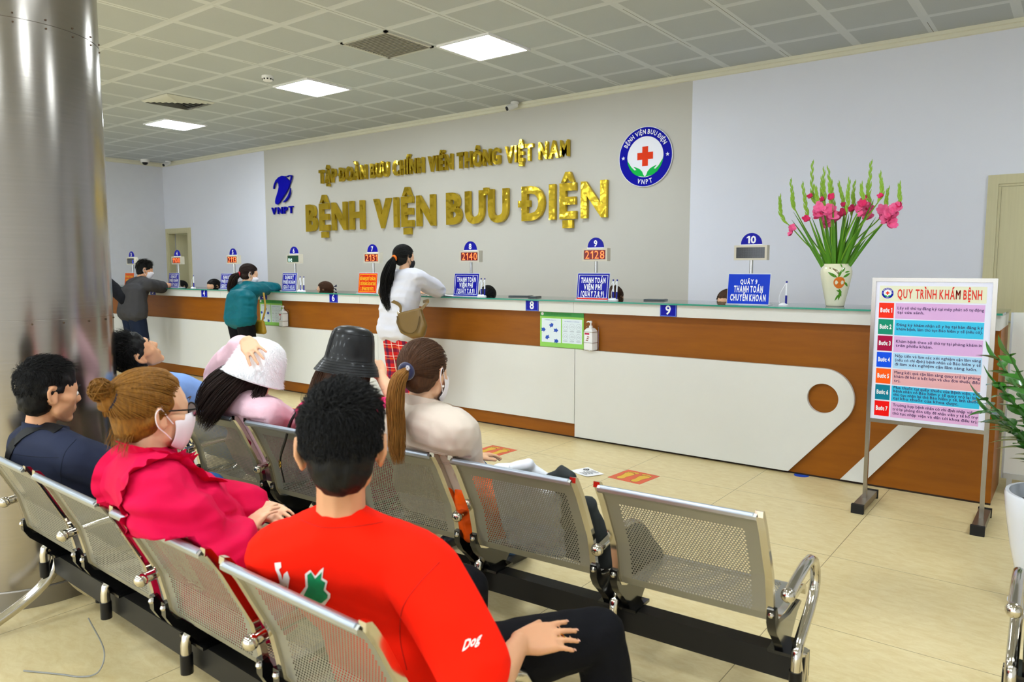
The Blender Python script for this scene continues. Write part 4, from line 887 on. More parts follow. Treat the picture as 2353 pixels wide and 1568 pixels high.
def head_hulls(F, ears=True):
    k = F.s; H = []
    def b(x, y, z, r): return (F(x, y, z), r*k)
    H.append([b(0, -.028, .022, .074), b(0, .012, .024, .074), b(0, .03, .0, .066), b(0, -.03, -.01, .066)])     # skull
    H.append([b(0, .035, .01, .062), b(.03, .05, -.03, .034), b(-.03, .05, -.03, .034), b(0, .062, -.098, .022), b(.036, .022, -.07, .022), b(-.036, .022, -.07, .022)])   # face and jaw
    H.append([b(0, .088, .004, .009), b(0, .108, -.032, .0085), b(.011, .096, -.038, .007), b(-.011, .096, -.038, .007), b(0, .085, -.04, .008)])    # nose
    H.append([b(.034, .074, .012, .013), b(-.034, .074, .012, .013), b(0, .083, .016, .012)])    # brow
    H.append([b(.016, .086, -.062, .008), b(-.016, .086, -.062, .008), b(0, .093, -.060, .007)]); H.append([b(.013, .085, -.073, .008), b(-.013, .085, -.073, .008), b(0, .090, -.074, .008)])
    H.append([b(0, .075, -.1, .016), b(.01, .07, -.105, .014), b(-.01, .07, -.105, .014)])
    for s in (-1, 1):
        H.append([b(s*.046, .052, -.026, .022), b(s*.05, .03, -.02, .02)])
        if ears:
            e = [(-.002, .026), (-.016, .03), (-.026, .018), (-.024, -.004), (-.012, -.024), (0, -.03)]
            P = [b(s*(.075+.008*(i in (1, 2, 3))), -.006+y, -.012+z, .0062) for i, (y, z) in enumerate(e)]
            for p, q in zip(P, P[1:]): H.append([p, q])
            H.append([b(s*.072, -.004, .008, .007), b(s*.072, -.018, .004, .007), b(s*.074, -.002, -.036, .008)])
    return H
def hand_hulls(wr, d, n, side, hs=1., curl=.25, spread=.10, thumb=.7, tips=None):
    """d finger direction, n back of the hand, side +1 right / -1 left; returns hulls and fingertip frames"""
    wr = Vector(wr); d = Vector(d).normalized(); n = Vector(n); n = (n-d*n.dot(d)).normalized()
    t = n.cross(d)*(1 if side > 0 else -1)
    H = [[(wr+t*.014*hs, .0165*hs), (wr-t*.014*hs, .0165*hs), (wr+d*.085*hs+t*.030*hs, .0115*hs), (wr+d*.082*hs-t*.030*hs, .0105*hs), (wr+d*.045*hs+t*.032*hs, .013*hs), (wr+d*.04*hs-t*.028*hs, .013*hs)]]
    ends = []
    for i, (o, L_, r) in enumerate(((.030, .070, .0086), (.010, .079, .0088), (-.011, .073, .0084), (-.030, .057, .0076))):
        p = wr+d*(.084-.006*abs(i-1.2))*hs+t*o*hs+n*.002; a = spread*(1.3-i)
        f = (d*math.cos(a)+t*math.sin(a)).normalized(); cu = curl*(1+.15*i) if not isinstance(curl, (list, tuple)) else curl[i]; prev = p; rr = r*hs
        for j, q in enumerate((.46, .30, .24)):
            f = (f*math.cos(cu)-n*math.sin(cu)).normalized() if j else (f*math.cos(cu*.7)-n*math.sin(cu*.7)).normalized(); nn = f.cross(t).normalized(); n_ = n
            nx = prev+f*L_*q*hs; H.append([(prev, rr), (nx, rr*.92)]); prev = nx; rr *= .92
        ends.append((prev, f, n, rr))
    p = wr+d*.028*hs+t*.024*hs-n*.006; f = (d*(1-thumb*.55)+t*thumb-n*.25).normalized(); q = p+f*.04*hs; H.append([(wr+d*.012*hs+t*.012*hs, .015*hs), (p, .0145*hs), (q, .0108*hs)]); f2 = (f+d*.5).normalized(); H.append([(q, .0105*hs), (q+f2*.032*hs, .0085*hs)])
    return H, ends
def body_hulls(J, k=1., limbs=True, fat=1.):
    """skin of trunk, neck and limbs"""
    H = trunk(J, 0., k*fat); H.append([(J['neck'], .054*k), (J['skull'], .05*k)])
    for s in 'LR':
        if 'el'+s in J: H.append(cap(J['sh'+s], J['el'+s], .047*k, .037*k)); H.append([(J['el'+s], .037*k), (lerp(J['el'+s], J['wr'+s], .25), .039*k), (J['wr'+s], .024*k)])
        if 'kn'+s in J: H.append(cap(J['hip'+s], J['kn'+s], .078*k, .055*k)); H.append([(J['kn'+s], .054*k), (lerp(J['kn'+s], J['an'+s], .35), .054*k), (J['an'+s], .036*k)]); a = Vector(J['an'+s]); H.append([(a, .036), (a+Vector((0, .12, -.05)), .028), (a+Vector((0, -.04, -.05)), .028)])
    return H
def trunk(J, d=0., k=1., wide=0.):
    pe, ch, ne = Vector(J['pelvis']), Vector(J['chest']), Vector(J['neck']); ax = (Vector(J['shR'])-Vector(J['shL'])).normalized(); ap = (Vector(J['hipR'])-Vector(J['hipL'])).normalized()
    wa = lerp(pe, ch, .45) if 'waist' not in J else Vector(J['waist']); am = (ax+ap).normalized(); H = []
    pel = [(pe+ap*s*.075*k, .098*k+d) for s in (-1, 1)]; wai = [(wa+am*s*(.062+wide)*k, (.090-wide*.7)*k+d) for s in (-1, 1)]; che = [(ch+ax*s*(.080+wide)*k, (.098-wide*.9)*k+d) for s in (-1, 1)]
    H.append(pel+wai); H.append(wai+che)
    shs = [(lerp(J['sh'+c], ne, .22), .050*k+d) for c in 'LR']; H.append(che+shs); H.append(shs+[(ne-Vector((0, 0, .03)), .050*k+d)]+che)
    return H
def sleeve(J, s, d, upto, k=1., flare=0.):
    """upto 0..1 over the upper arm, 1..2 over the forearm"""
    H = []; a, e, w = J['sh'+s], J['el'+s], J['wr'+s]
    H.append([(lerp(a, J['neck'], .2), .052*k+d), (a, .052*k+d), (lerp(a, e, min(1, upto)), (.047-.008*min(1, upto))*k+d+flare*min(1, upto))])
    if upto > 1: H.append([(e, .040*k+d+flare), (lerp(e, w, .3), .041*k+d+flare*.9), (lerp(e, w, upto-1), .026*k+d+flare*.25)])
    return H
def legs_cloth(J, d=.012, upto=2., k=1., flare=0.):
    H = []; pe = Vector(J['pelvis']); ap = (Vector(J['hipR'])-Vector(J['hipL'])).normalized()
    H.append([(pe+ap*s*.075*k, .100*k+d) for s in (-1, 1)]+[(Vector(J['hip'+c]), .09*k+d) for c in 'LR'])
    for s in 'LR':
        H.append([(J['hip'+s], .088*k+d), (lerp(J['hip'+s], J['kn'+s], min(1, upto)), .060*k+d+flare*.5)])
        if upto > 1: H.append([(J['kn'+s], .058*k+d+flare*.5), (lerp(J['kn'+s], J['an'+s], .4), .056*k+d+flare*.8), (lerp(J['kn'+s], J['an'+s], upto-1), .042*k+d+flare)])
    return H
def shoes(J, parent, M):
    for s in 'LR':
        a = Vector(J['an'+s]); g = Vector((a.x, a.y, 0)); f = Vector(J.get('foot', (0, 1, 0)))
        blob('shoe', [[(g+Vector((0, 0, .045))-f*.05, .036), (g+Vector((0, 0, .036))+f*.13, .030), (g+Vector((0, 0, .06)), .04)]], M, parent, .008)
# ---- hair
def ribbons(name, strands, w, M, parent):
    """strands: lists of points; each becomes a thin tapering three-sided lock"""
    m = MB(); rd = random.Random(3)
    for P in strands:
        n = len(P); vs = []; t0 = (P[1]-P[0]); a = t0.cross(Vector((rd.uniform(-1, 1), rd.uniform(-1, 1), rd.uniform(-1, 1)))).normalized()
        for i, p in enumerate(P):
            t = (P[min(i+1, n-1)]-P[max(i-1, 0)]).normalized(); a = (a-t*a.dot(t)).normalized(); b = t.cross(a); ww = w*(1-.75*(i/(n-1))**2)
            vs += [p+a*ww, p-a*ww*.5+b*ww*.8, p-a*ww*.5-b*ww*.8]
        m.add(vs, [(i*3+k, i*3+(k+1) % 3, i*3+3+(k+1) % 3, i*3+3+k) for i in range(n-1) for k in range(3)])
    org = parent.matrix_basis.translation if parent.parent is None else parent.parent.matrix_basis.translation
    m.v = [(x-org.x, y-org.y, z-org.z) for x, y, z in m.v]
    me = bpy.data.meshes.new(name); me.from_pydata(m.v, [], m.f); me.materials.append(M); me.polygons.foreach_set('use_smooth', [True]*len(me.polygons))
    o = bpy.data.objects.new(name, me); COL.objects.link(o); o.parent = parent; return o
def hairmat(key, a, b, r=.58, sc=(18, 18, 3)): return mat(key, a, r=r, col2=b, var=.15, sc=9, stretch=sc, bump=.5, bsc=12, spec=.22)
BLACKH = hairmat('hair_black', '060505', '12100f'); BROWNH = hairmat('hair_brown', '2c1a10', '5a3a22'); AUBURN = hairmat('hair_auburn', '4a2a0a', '9c6a22'); DARKB = hairmat('hair_dark_brown', '140c0a', '33211a')
def on_ell(F, C, R, v): return F(C[0]+R[0]*v.x, C[1]+R[1]*v.y, C[2]+R[2]*v.z)
def short_hair(F, parent, M, n=2600, top=.032, side=.010, seed=1, keep=None, sweep=(0, .5, .2), w=.0011, lift=0., bulk=0., C=(0, -.020, .028), R=(.083, .098, .088)):
    """cap hugging the skull plus locks"""
    k = F.s; rd = random.Random(seed)
    def b(x, y, z, r): return (F(x, y, z), r*k)
    C = (C[0], C[1], C[2]+bulk*.5); R = (R[0], R[1], R[2]+bulk*.5); H = [[b(0, -.030, .030, .080), b(0, .012, .036, .076)], [b(0, -.03, .034+bulk, .076), b(0, .018, .036+bulk, .07), b(0, -.02, .03, .078)], [b(0, -.035, .0, .072), b(0, -.04, -.035, .062)], [b(0, -.056, -.030, .033), b(0, -.03, -.01, .068)], [b(.02, .045, .07, .035), b(-.02, .045, .07, .035), b(0, 0, .05, .07)], [b(.066, .012, .008, .014), b(.064, -.03, .0, .02)], [b(-.066, .012, .008, .014), b(-.064, -.03, .0, .02)]]
    o = blob('hair', H, M, parent, .006*k, 2, .003, 60)
    S = []
    while len(S) < n:
        v = Vector((rd.gauss(0, 1), rd.gauss(0, 1), rd.gauss(0, 1))).normalized()
        lo = -.85 if v.y < -.4 else -.6 if v.y < -.2 else (-.02 if v.y < .35 else .55)
        if v.z < lo: continue
        tp = max(0, min(1, (v.z-.15)/.5)); L_ = (side+(top-side)*tp)*rd.uniform(.6, 1.25)
        nrm = F.d(v.x/R[0], v.y/R[1], v.z/R[2]); sw = F.d(*sweep)*(.9*tp)+F.d(0, -.3, -1)*(1-tp)
        p0 = on_ell(F, C, (R[0]*.97, R[1]*.97, R[2]*.97), v); j = Vector((rd.uniform(-1, 1), rd.uniform(-1, 1), rd.uniform(-1, 1)))*.35
        d = (nrm*(.42+lift*tp)+sw*.75+j).normalized(); S.append([p0, p0+d*L_*.5, p0+(d*.75+sw*.35+F.d(0, 0, -1)*.12-nrm*.12).normalized()*L_])
    ribbons('hair_locks', S, w*k, M, o); return o
def combed_hair(F, parent, M, tie, n=700, C=(0, -.018, .022), R=(.084, .102, .092), w=.0016, seed=2, front=.30, low=-.35):
    """hair drawn back over the skull to the point tie (unit direction in head space)"""
    k = F.s; rd = random.Random(seed); tie = Vector(tie).normalized()
    def b(x, y, z, r): return (F(x, y, z), r*k)
    H = [[b(0, -.030, .030, .081), b(0, -.006, .040, .077)], [b(0, -.038, .0, .074), b(0, -.035, -.02, .068)], [b(.018, .036, .068, .032), b(-.018, .036, .068, .032), b(0, 0, .05, .07)], [b(.06, .01, .02, .022), b(.058, -.03, -.01, .028), b(0, -.05, -.03, .055)], [b(-.06, .01, .02, .022), b(-.058, -.03, -.01, .028), b(0, -.05, -.03, .055)]]
    o = blob('hair', H, M, parent, .006*k, 3, .002, 40)
    S = []
    while len(S) < n:
        v = Vector((rd.gauss(0, 1), rd.gauss(0, 1), rd.gauss(0, 1))).normalized()
        lo = low if v.y < .2 else (-.05+(v.y-.2)*1.0)
        if v.z < lo: continue
        P = []; up = 1.012+rd.uniform(0, .035)
        for i in range(8):
            q = v.lerp(tie, i/7*.97).normalized(); P.append(on_ell(F, C, tuple(r*up for r in R), q))
        S.append(P)
    ribbons('hair_locks', S, w*k, M, o); return o
def tress(path, radii, n, w, M, parent, name='ponytail', seed=4, core=True, flat=1., wave=.0):
    rd = random.Random(seed); P = catmull(path, 5); m = len(P); S = []
    def rad(t): q = t*(len(radii)-1); i = min(int(q), len(radii)-2); return radii[i]+(radii[i+1]-radii[i])*(q-i)
    fr = []; a = Vector((1, .2, 0))
    for i in range(m):
        t = (P[min(i+1, m-1)]-P[max(i-1, 0)]).normalized(); a = (a-t*a.dot(t)).normalized(); fr.append((a.copy(), t.cross(a)))
    for _ in range(n):
        an = rd.uniform(0, 2*PI); rr = math.sqrt(rd.random()); e = rd.uniform(.82, 1.0); ph = rd.uniform(0, 6); Q = []
        for i in range(m):
            t = i/(m-1); j = min(m-1, int(t*e*(m-1))); u = t*e*(m-1)-j; p = P[j].lerp(P[min(j+1, m-1)], u); A, B = fr[j]; r = rad(t*e)*rr
            Q.append(p+A*math.cos(an)*r+B*math.sin(an)*r*flat+A*wave*math.sin(t*9+ph)*t)
        S.append(Q)
    o = ribbons(name, S, w, M, parent)
    return o
# ---- small worn things
def mask(F, parent, M, black=False, inflate=0.):
    """pleated face mask with ear loops"""
    k = F.s; n = 16; vs = []
    rows = [(-.012, .101, .060), (-.030, .112, .066), (-.050, .106, .067), (-.072, .099, .065), (-.096, .088, .060), (-.114, .070, .048)]
    for z, yf, hw in rows:
        for i in range(n+1):
            u = -1+2*i/n; a = min(1, abs(u)/.68)*1.38; x = math.sin(a)*hw; y = yf-(1-math.cos(a))*(yf-.042); b = max(0, abs(u)-.68)/.32
            x += .007*b; y -= .034*b; zz = z+(-.056-z)*.34*b
            vs.append(F(math.copysign(x, u), y+.007+inflate, zz))
    m = MB(); c = n+1; m.add(vs, [(r*c+i, r*c+i+1, (r+1)*c+i+1, (r+1)*c+i) for r in range(len(rows)-1) for i in range(n)])
    org = parent.matrix_basis.translation; m.v = [tuple(Vector(v)-org) for v in m.v]
    me = bpy.data.meshes.new('face_mask'); me.from_pydata(m.v, [], m.f); me.materials.append(M); o = bpy.data.objects.new('face_mask', me); COL.objects.link(o); o.parent = parent
    md = o.modifiers.new('s', 'SOLIDIFY'); md.thickness = .0025; md.offset = 1; sb = o.modifiers.new('b', 'SUBSURF'); sb.levels = sb.render_levels = 1
    me.polygons.foreach_set('use_smooth', [True]*len(me.polygons))
    m = MB()
    for s in (-1, 1):
        p = [F(s*.078, .018, -.032), F(s*.081, .0, -.01), F(s*.086, -.020, .014), F(s*.090, -.036, .0), F(s*.087, -.030, -.03), F(s*.080, -.004, -.055), F(s*.072, .016, -.074)]
        m.tube([q-org for q in catmull(p, 4)], .0015*k, 6)
    m.build('ear_loops', M, o); return o
def strap(pts, w, th, name, M, parent, n=6, nrm=None):
    P = catmull(pts, n); m = MB(); org = parent.matrix_basis.translation if parent else Vector(); vs = []; k = len(P)
    for i, p in enumerate(P):
        t = (P[min(i+1, k-1)]-P[max(i-1, 0)]).normalized(); o = Vector(nrm[min(len(nrm)-1, int(i/(k)*len(nrm)))]) if nrm else Vector((0, -1, .3)); s = t.cross(o).normalized(); o = s.cross(t).normalized(); q = p-org
        vs += [q-s*w/2, q+s*w/2, q+s*w/2+o*th, q-s*w/2+o*th]
    m.add(vs, [(i*4+a, i*4+(a+1) % 4, i*4+4+(a+1) % 4, i*4+4+a) for i in range(k-1) for a in range(4)]+[(0, 1, 2, 3), (k*4-4, k*4-1, k*4-2, k*4-3)])
    return m.build(name, M, parent, 40)
def figure(label, loc): return thing('person', label, 'person', (loc[0], loc[1], 0))
def surf(o, pix, lift=.002):
    """points on the surface of o met by the sight lines through the given pixels"""
    bv = BVHTree.FromPolygons([v.co for v in o.data.vertices], [p.vertices for p in o.data.polygons]); org = o.parent.matrix_basis.translation; out = []
    for x, y in pix:
        d = ray(x, y).normalized(); h = bv.ray_cast(EYE-org, d)
        if h[0] is not None: out.append(h[0]+org+h[1]*lift)
    return out
def dense(pix, n=8): return [(p.x, p.y) for p in catmull([(x, y, 0) for x, y in pix], n)]
def seam(o, pix, M, name='seam', r=.0012, n=8):
    P = surf(o, dense(pix, n), .0004)
    if len(P) > 2: org = o.parent.matrix_basis.translation; return MB().tube([p-org for p in P], r, 5).build(name, M, o)
def nails(ends, parent, hs=1.):
    m = MB(); org = parent.matrix_basis.translation
    for p, f, n, r in ends:
        u = (n-f*n.dot(f)).normalized(); s = f.cross(u); c = p+f*r*.35+u*r*.86-org; q = [c-s*r*.55-f*r*.7, c+s*r*.55-f*r*.7, c+s*r*.5+f*r*.6-u*r*.25, c-s*r*.5+f*r*.6-u*r*.25]; m.add(q, [(0, 1, 2, 3)])
    return m.build('fingernails', NAIL, parent, 0)
def finish(J):
    for k in list(J): J[k] = Vector(J[k])
    if 'chest' not in J: J['chest'] = lerp(J['pelvis'], J['neck'], .62)
    if 'hipL' not in J: J['hipL'] = J['pelvis']+Vector((-.085, .0, -.01)); J['hipR'] = J['pelvis']+Vector((.085, .0, -.01))
    return J
def ik(a, c, l1, l2, pole):
    """elbow between a and c, bent towards pole"""
    a, c, pole = Vector(a), Vector(c), Vector(pole); d = c-a; D = min(d.length, (l1+l2)*.999); u = d.normalized(); x = (l1*l1-l2*l2+D*D)/(2*D); h = math.sqrt(max(0, l1*l1-x*x)); q = pole-u*pole.dot(u); return a+u*x+q.normalized()*h
def cloth(key, hx, r=.8, bump=.35, bsc=26, var=.06, sheen=.0, **k): return mat(key, hx, r=r, spec=.12, bump=bump, bsc=bsc, var=var, sheen=sheen, sc=9, dist=.006, **k)
BLACKT = cloth('black_trousers', '0c0c10'); MASKW = mat('mask_white', 'e9e4ea', r=.8, var=.02, bump=.2, bsc=60); MASKB = mat('mask_black', '141416', r=.8)
CLAMP = BENCH1
# ---- 1 the man in the red T-shirt, front bench
t = figure('person in a red T-shirt with a green leaf print seen from behind', (-1.24, 1.17))
J = finish(dict(pelvis=(-1.27, 1.23, .485), chest=(-1.275, 1.135, .70), waist=(-1.27, 1.20, .58), neck=dp(784, 1190, 1.62), shL=dp(638, 1280, 1.74), shR=dp(982, 1318, 1.58), skull=dp(783, 1050, 1.59), elR=(-.90, 1.09, .60), wrR=(-.985, 1.31, .586), elL=(-1.60, 1.18, .62), wrL=(-1.42, 1.42, .58), knR=(-.945, 1.60, .50), anR=(-.88, 1.62, .09), knL=(-1.42, 1.62, .49), anL=(-1.42, 1.60, .09)))
F = Frame(dp(785, 1022, 1.58), yaw=.84, pitch=-.10, sc=1.08)
hh, ends = hand_hulls(J['wrR'], (.45, .9, -.06), (.32, -.32, .9), 1, 1.0, .10, .10, .55); h2, _ = hand_hulls(J['wrL'], (.1, 1, -.1), (0, .1, 1), -1)
body = blob('body', body_hulls(J)+head_hulls(F)+hh+h2, SKIN, t, .0052, 3); nails(ends[:4], t)
REDC = cloth('red_jersey', 'f21c02', r=.85, var=.05, bump=.45, bsc=9)
sh = blob('t_shirt', trunk(J, .022, 1., .016)+sleeve(J, 'R', .022, .80, flare=.022)+sleeve(J, 'L', .022, .8, flare=.02)+[[(J['pelvis']+Vector((s*.09, 0, -.03)), .125) for s in (-1, 1)]+[(lerp(J['pelvis'], J['chest'], .5)+Vector((s*.08, 0, 0)), .12) for s in (-1, 1)]], REDC, t, .008, 3, .009, 5, fold=.25, stretch=(1.3, 1.3, .8))
blob('trousers', legs_cloth(J, .014, 1.95), BLACKT, t, .009, 3, .005, 12); shoes(J, t, mat('dark_shoe', '1a1a1c', r=.4))
nk = J['neck']; m = MB(); rg = [nk+Vector((math.cos(a)*.075, .028+math.sin(a)*.078, -.012+.022*math.cos(a)*0-.022*math.sin(a))) for a in [2*PI*i/28 for i in range(29)]]
m.tube([p-t.location for p in rg], .0085, 8, flat=1.4); m.build('collar', REDC, sh)
short_hair(F, t, BLACKH, n=6000, top=.030, side=.010, seed=2, sweep=(.35, .6, .05), w=.0009, lift=.05, bulk=.012)
m = MB(); o, f = ends[2][0], ends[2][1]
def torus(c, ax, R_, r, n=20): ax = ax.normalized(); a = ax.orthogonal().normalized(); b = ax.cross(a); return [c+(a*math.cos(2*PI*i/n)+b*math.sin(2*PI*i/n))*R_ for i in range(n+1)]
p0 = lerp(J['wrR']+Vector((.45, .9, -.06)).normalized()*.088, ends[2][0], .36); m.tube([p-t.location for p in torus(p0, ends[1][0]-p0, .0098, .002)], .0018, 6); m.build('ring', mat('gold_ring', 'd8b050', r=.2, m=1), t)
def decal(polys, to_world, dirn, target, name, M, lift=.0025, sub=1):
    """flat outlines dropped along dirn onto the surface of target"""
    me = target.data; bv = BVHTree.FromPolygons([v.co for v in me.vertices], [p.vertices for p in me.polygons]); par = target; org = target.parent.matrix_basis.translation
    m = MB()
    for P in polys:
        fm = fill([P], 0)
        bm = bmesh.new(); vs = [bm.verts.new(v) for v in fm.v]
        for f in fm.f: bm.faces.new([vs[i] for i in f])
        for _ in range(sub): bmesh.ops.subdivide_edges(bm, edges=bm.edges, cuts=1)
        bmesh.ops.triangulate(bm, faces=bm.faces); bm.verts.index_update(); out = []
        for v in bm.verts:
            p = to_world(v.co.x, v.co.y)-org; h = bv.ray_cast(p, dirn); out.append(h[0]-Vector(dirn)*lift if h[0] is not None else None)
        fs = [tuple(v.index for v in f.verts) for f in bm.faces if all(out[v.index] is not None for v in f.verts)]; m.add([p or Vector() for p in out], fs); bm.free()
    return m.build(name, M, par, 40)
def px_decal(polys, ox, oy, s_, target, name, M, lift):
    """outlines given in close-up pixels, laid on target along the sight lines"""
    me = target.data; bv = BVHTree.FromPolygons([v.co for v in me.vertices], [p.vertices for p in me.polygons]); org = target.parent.matrix_basis.translation; m = MB()
    for P in polys:
        fm = fill([[(x, -y) for x, y in P]], 0); bm = bmesh.new(); vs = [bm.verts.new(v) for v in fm.v]
        for f in fm.f: bm.faces.new([vs[i] for i in f])
        bmesh.ops.subdivide_edges(bm, edges=bm.edges, cuts=2, use_grid_fill=True); bmesh.ops.triangulate(bm, faces=bm.faces); bm.verts.index_update(); out = []
        for v in bm.verts:
            d = ray(ox+v.co.x/s_, oy-v.co.y/s_).normalized(); h = bv.ray_cast(EYE-org, d); out.append(h[0]-d*lift if h[0] is not None else None)
        fs = [tuple(v.index for v in f.verts) for f in bm.faces if all(out[v.index] is not None for v in f.verts)]; m.add([p or Vector() for p in out], fs); bm.free()
    return m.build(name, M, target, 40)
LWH = mat('print_white', 'f2efe9', r=.7)
px_decal([[(480, 535), (472, 598), (503, 618), (492, 668), (520, 693), (518, 718), (485, 765), (440, 772), (345, 728), (330, 705), (372, 650), (368, 575), (400, 550), (430, 588), (458, 552)]], 560, 1100, 2.614, sh, 'print_outline', LWH, .002)
px_decal([[(470, 560), (463, 610), (490, 626), (479, 672), (505, 700), (502, 720), (468, 750), (430, 752), (356, 712), (386, 652), (381, 582), (404, 564), (428, 604), (456, 576)]], 560, 1100, 2.614, sh, 'leaf_print', mat('print_green', '0f8a55', r=.7, var=.35, sc=60), .0034)
px_decal([[(185, 508), (222, 503), (226, 533), (211, 548), (225, 580), (233, 612), (241, 575), (262, 558), (276, 600), (262, 690), (195, 672), (190, 642), (218, 630), (205, 580), (190, 548)]], 560, 1100, 2.614, sh, 'white_print', LWH, .002)
ls, w = letters('Dog', 22, xs=.8, off=.02, gap=.02); m = MB(); bv = BVHTree.FromPolygons([v.co for v in sh.data.vertices], [p.vertices for p in sh.data.polygons])
for vs, fs in ls:
    q = []
    for a, b, _ in vs:
        x, y = a+b*.25, b; d = ray(1062+x*.93+y*.1, 1497-y-x*.48).normalized(); h = bv.ray_cast(EYE-t.location, d); q.append(h[0]-d*.002 if h[0] is not None else None)
    m.add([p or Vector() for p in q], [f for f in fs if all(q[i] is not None for i in f)])
m.build('sleeve_lettering', LWH, sh, 0)
SEAMR = mat('red_seam', 'b81402', r=.9)
seam(sh, [(1010, 1292), (960, 1345), (925, 1400), (920, 1470), (935, 1540)], SEAMR); seam(sh, [(690, 1195), (740, 1212), (800, 1212), (850, 1206), (880, 1200)], SEAMR)
# ---- 2 the woman in the magenta blouse, front bench
t = figure('person in a magenta ruffled blouse, white mask and glasses, auburn hair in a bun', (-1.96, 1.15))
J = finish(dict(pelvis=(-1.95, 1.19, .475), neck=dp(335, 1060, 2.02), shL=dp(300, 1110, 2.17), shR=dp(372, 1150, 1.88), skull=dp(345, 985, 2.02), elR=dp(462, 1290, 1.90), wrR=dp(548, 1238, 2.03), elL=dp(420, 1170, 2.28), wrL=dp(588, 1168, 2.20), knR=(-1.77, 1.64, .47), anR=(-1.77, 1.62, .09), knL=(-2.0, 1.66, .47), anL=(-1.98, 1.64, .09)))
F = Frame(dp(348, 942, 2.03), yaw=.02, pitch=-.04, sc=1.0)
hr, er = hand_hulls(J['wrR'], dp(592, 1190, 2.08)-J['wrR'], (-.2, -.6, .7), 1, .93, .2, .06, .8); hl, el_ = hand_hulls(J['wrL'], dp(655, 1186, 2.14)-J['wrL'], (-.1, -.35, .9), -1, .93, .22, .06, .6)
blob('body', body_hulls(J, .92)+head_hulls(F)+hr+hl, SKINP, t, .0052, 3)
MAGC = cloth('magenta_cotton', 'cc0842', r=.75, var=.07, bump=.55, bsc=11)
sh = blob('blouse', trunk(J, .026, .95)+sleeve(J, 'R', .036, 1.84, .95, .024)+sleeve(J, 'L', .034, 1.86, .95, .022)+[[(J['pelvis']+Vector((s*.09, 0, -.02)), .125) for s in (-1, 1)]+[(J['chest']+Vector((s*.07, 0, -.1)), .12) for s in (-1, 1)]], MAGC, t, .008, 3, .026, 6.5, fold=.5, stretch=(.6, .6, 2.))
for s in 'RL':
    a, b = lerp(J['el'+s], J['wr'+s], .82), lerp(J['el'+s], J['wr'+s], 1.03); m = MB(); m.tube([a-t.location, b-t.location], [.036, .034], 20); m.build('cuff', MAGC, sh)
def ruffle(c, rx, ry, tilt, h, name, M, parent, n=120, waves=17, out=.02):
    m = MB(); vs = []; org = t.location
    for i in range(n):
        a = 2*PI*i/n; wv = math.sin(a*waves)*.5+.35*math.sin(a*waves*1.7+1)
        for k in range(4): q = k/3; r = 1+q*(out+.012*wv*q)/rx; vs.append(c+Vector((math.cos(a)*rx*r, math.sin(a)*ry*r, tilt*math.sin(a)+h*q+.006*wv*q))-org)
    m.add(vs, [(i*4+k, ((i+1) % n)*4+k, ((i+1) % n)*4+k+1, i*4+k+1) for i in range(n) for k in range(3)]); return m.build(name, M, parent, 60)
ruffle(J['neck']+Vector((.01, .03, .0)), .072, .078, -.035, .032, 'neck_ruffle', MAGC, sh)
def shoulder_ruffle(s):
    a = lerp(J['neck'], J['sh'+s], .80); sd = 1 if s == 'R' else -1; c = a+Vector((0, .0, -.06)); bv = BVHTree.FromPolygons([v.co for v in sh.data.vertices], [p.vertices for p in sh.data.polygons]); P = []
    for i in range(60):
        th = math.radians(215-200*i/59); dd = Vector((0, math.cos(th), math.sin(th))); h = bv.ray_cast(c+dd*.35-t.location, -dd)
        if h[0] is not None: P.append((h[0], h[1]))
    m = MB(); vs = []; n = len(P)
    for i, (p, nr) in enumerate(P):
        wv = math.sin(i*1.15)+.4*math.sin(i*.61)
        for k in range(3): q = k/2; vs.append(p+nr*(.016*q+.004*wv*q)+Vector((sd*(.022*q-.008*wv*q), 0, 0)))
    m.add(vs, [(i*3+k, (i+1)*3+k, (i+1)*3+k+1, i*3+k+1) for i in range(n-1) for k in range(2)]); m.build('shoulder_ruffle', MAGC, sh, 60)
shoulder_ruffle('R'); shoulder_ruffle('L')
blob('trousers', legs_cloth(J, .014, 1.95, .95), cloth('dark_trousers', '26231f'), t, .009, 3, .005, 12); shoes(J, t, MATS['dark_shoe'])
hr = combed_hair(F, t, AUBURN, (0, -.93, .42), n=1500, seed=4, w=.0015)
bun = F(0, -.132, .066); S = []; rd = random.Random(8)
blob('bun', [[(bun, .027), (F(0, -.118, .055), .026)], [(F(0, -.10, .035), .034), (F(0, -.115, .03), .026)]], AUBURN, t, .005, 2, .004, 60)
for i in range(160):
    ax = Vector((rd.gauss(0, 1), rd.gauss(0, .7), rd.gauss(0, 1))).normalized(); R_ = rd.uniform(.022, .033); a0 = rd.uniform(0, 6); a = ax.orthogonal().normalized(); b_ = ax.cross(a)
    S.append([bun+(a*math.cos(a0+q*.5)+b_*math.sin(a0+q*.5))*R_ for q in range(7)])
ribbons('bun_locks', S, .0016, AUBURN, t)
m = MB(); c = F(0, -.108, .045); ax = F.d(0, -1, .35); m.tube([p-t.location for p in torus(c, ax, .033, .004)], .006, 8); m.build('hair_tie', mat('dark_scrunchie', '231c24', r=.8), t)
S = []
for i in range(90): a = rd.uniform(-1, 1); p = F(a*.05, -.075+rd.uniform(-.01, .01), -.045+rd.uniform(-.02, .02)); S.append([p, p+Vector((rd.uniform(-.01, .01), -.012, -.02)), p+Vector((rd.uniform(-.02, .02), -.02, -.05))])
ribbons('nape_wisps', S, .0007, AUBURN, t)
mask(F, t, MASKW)
G = mat('glasses_black', '131214', r=.2); gl = MB()
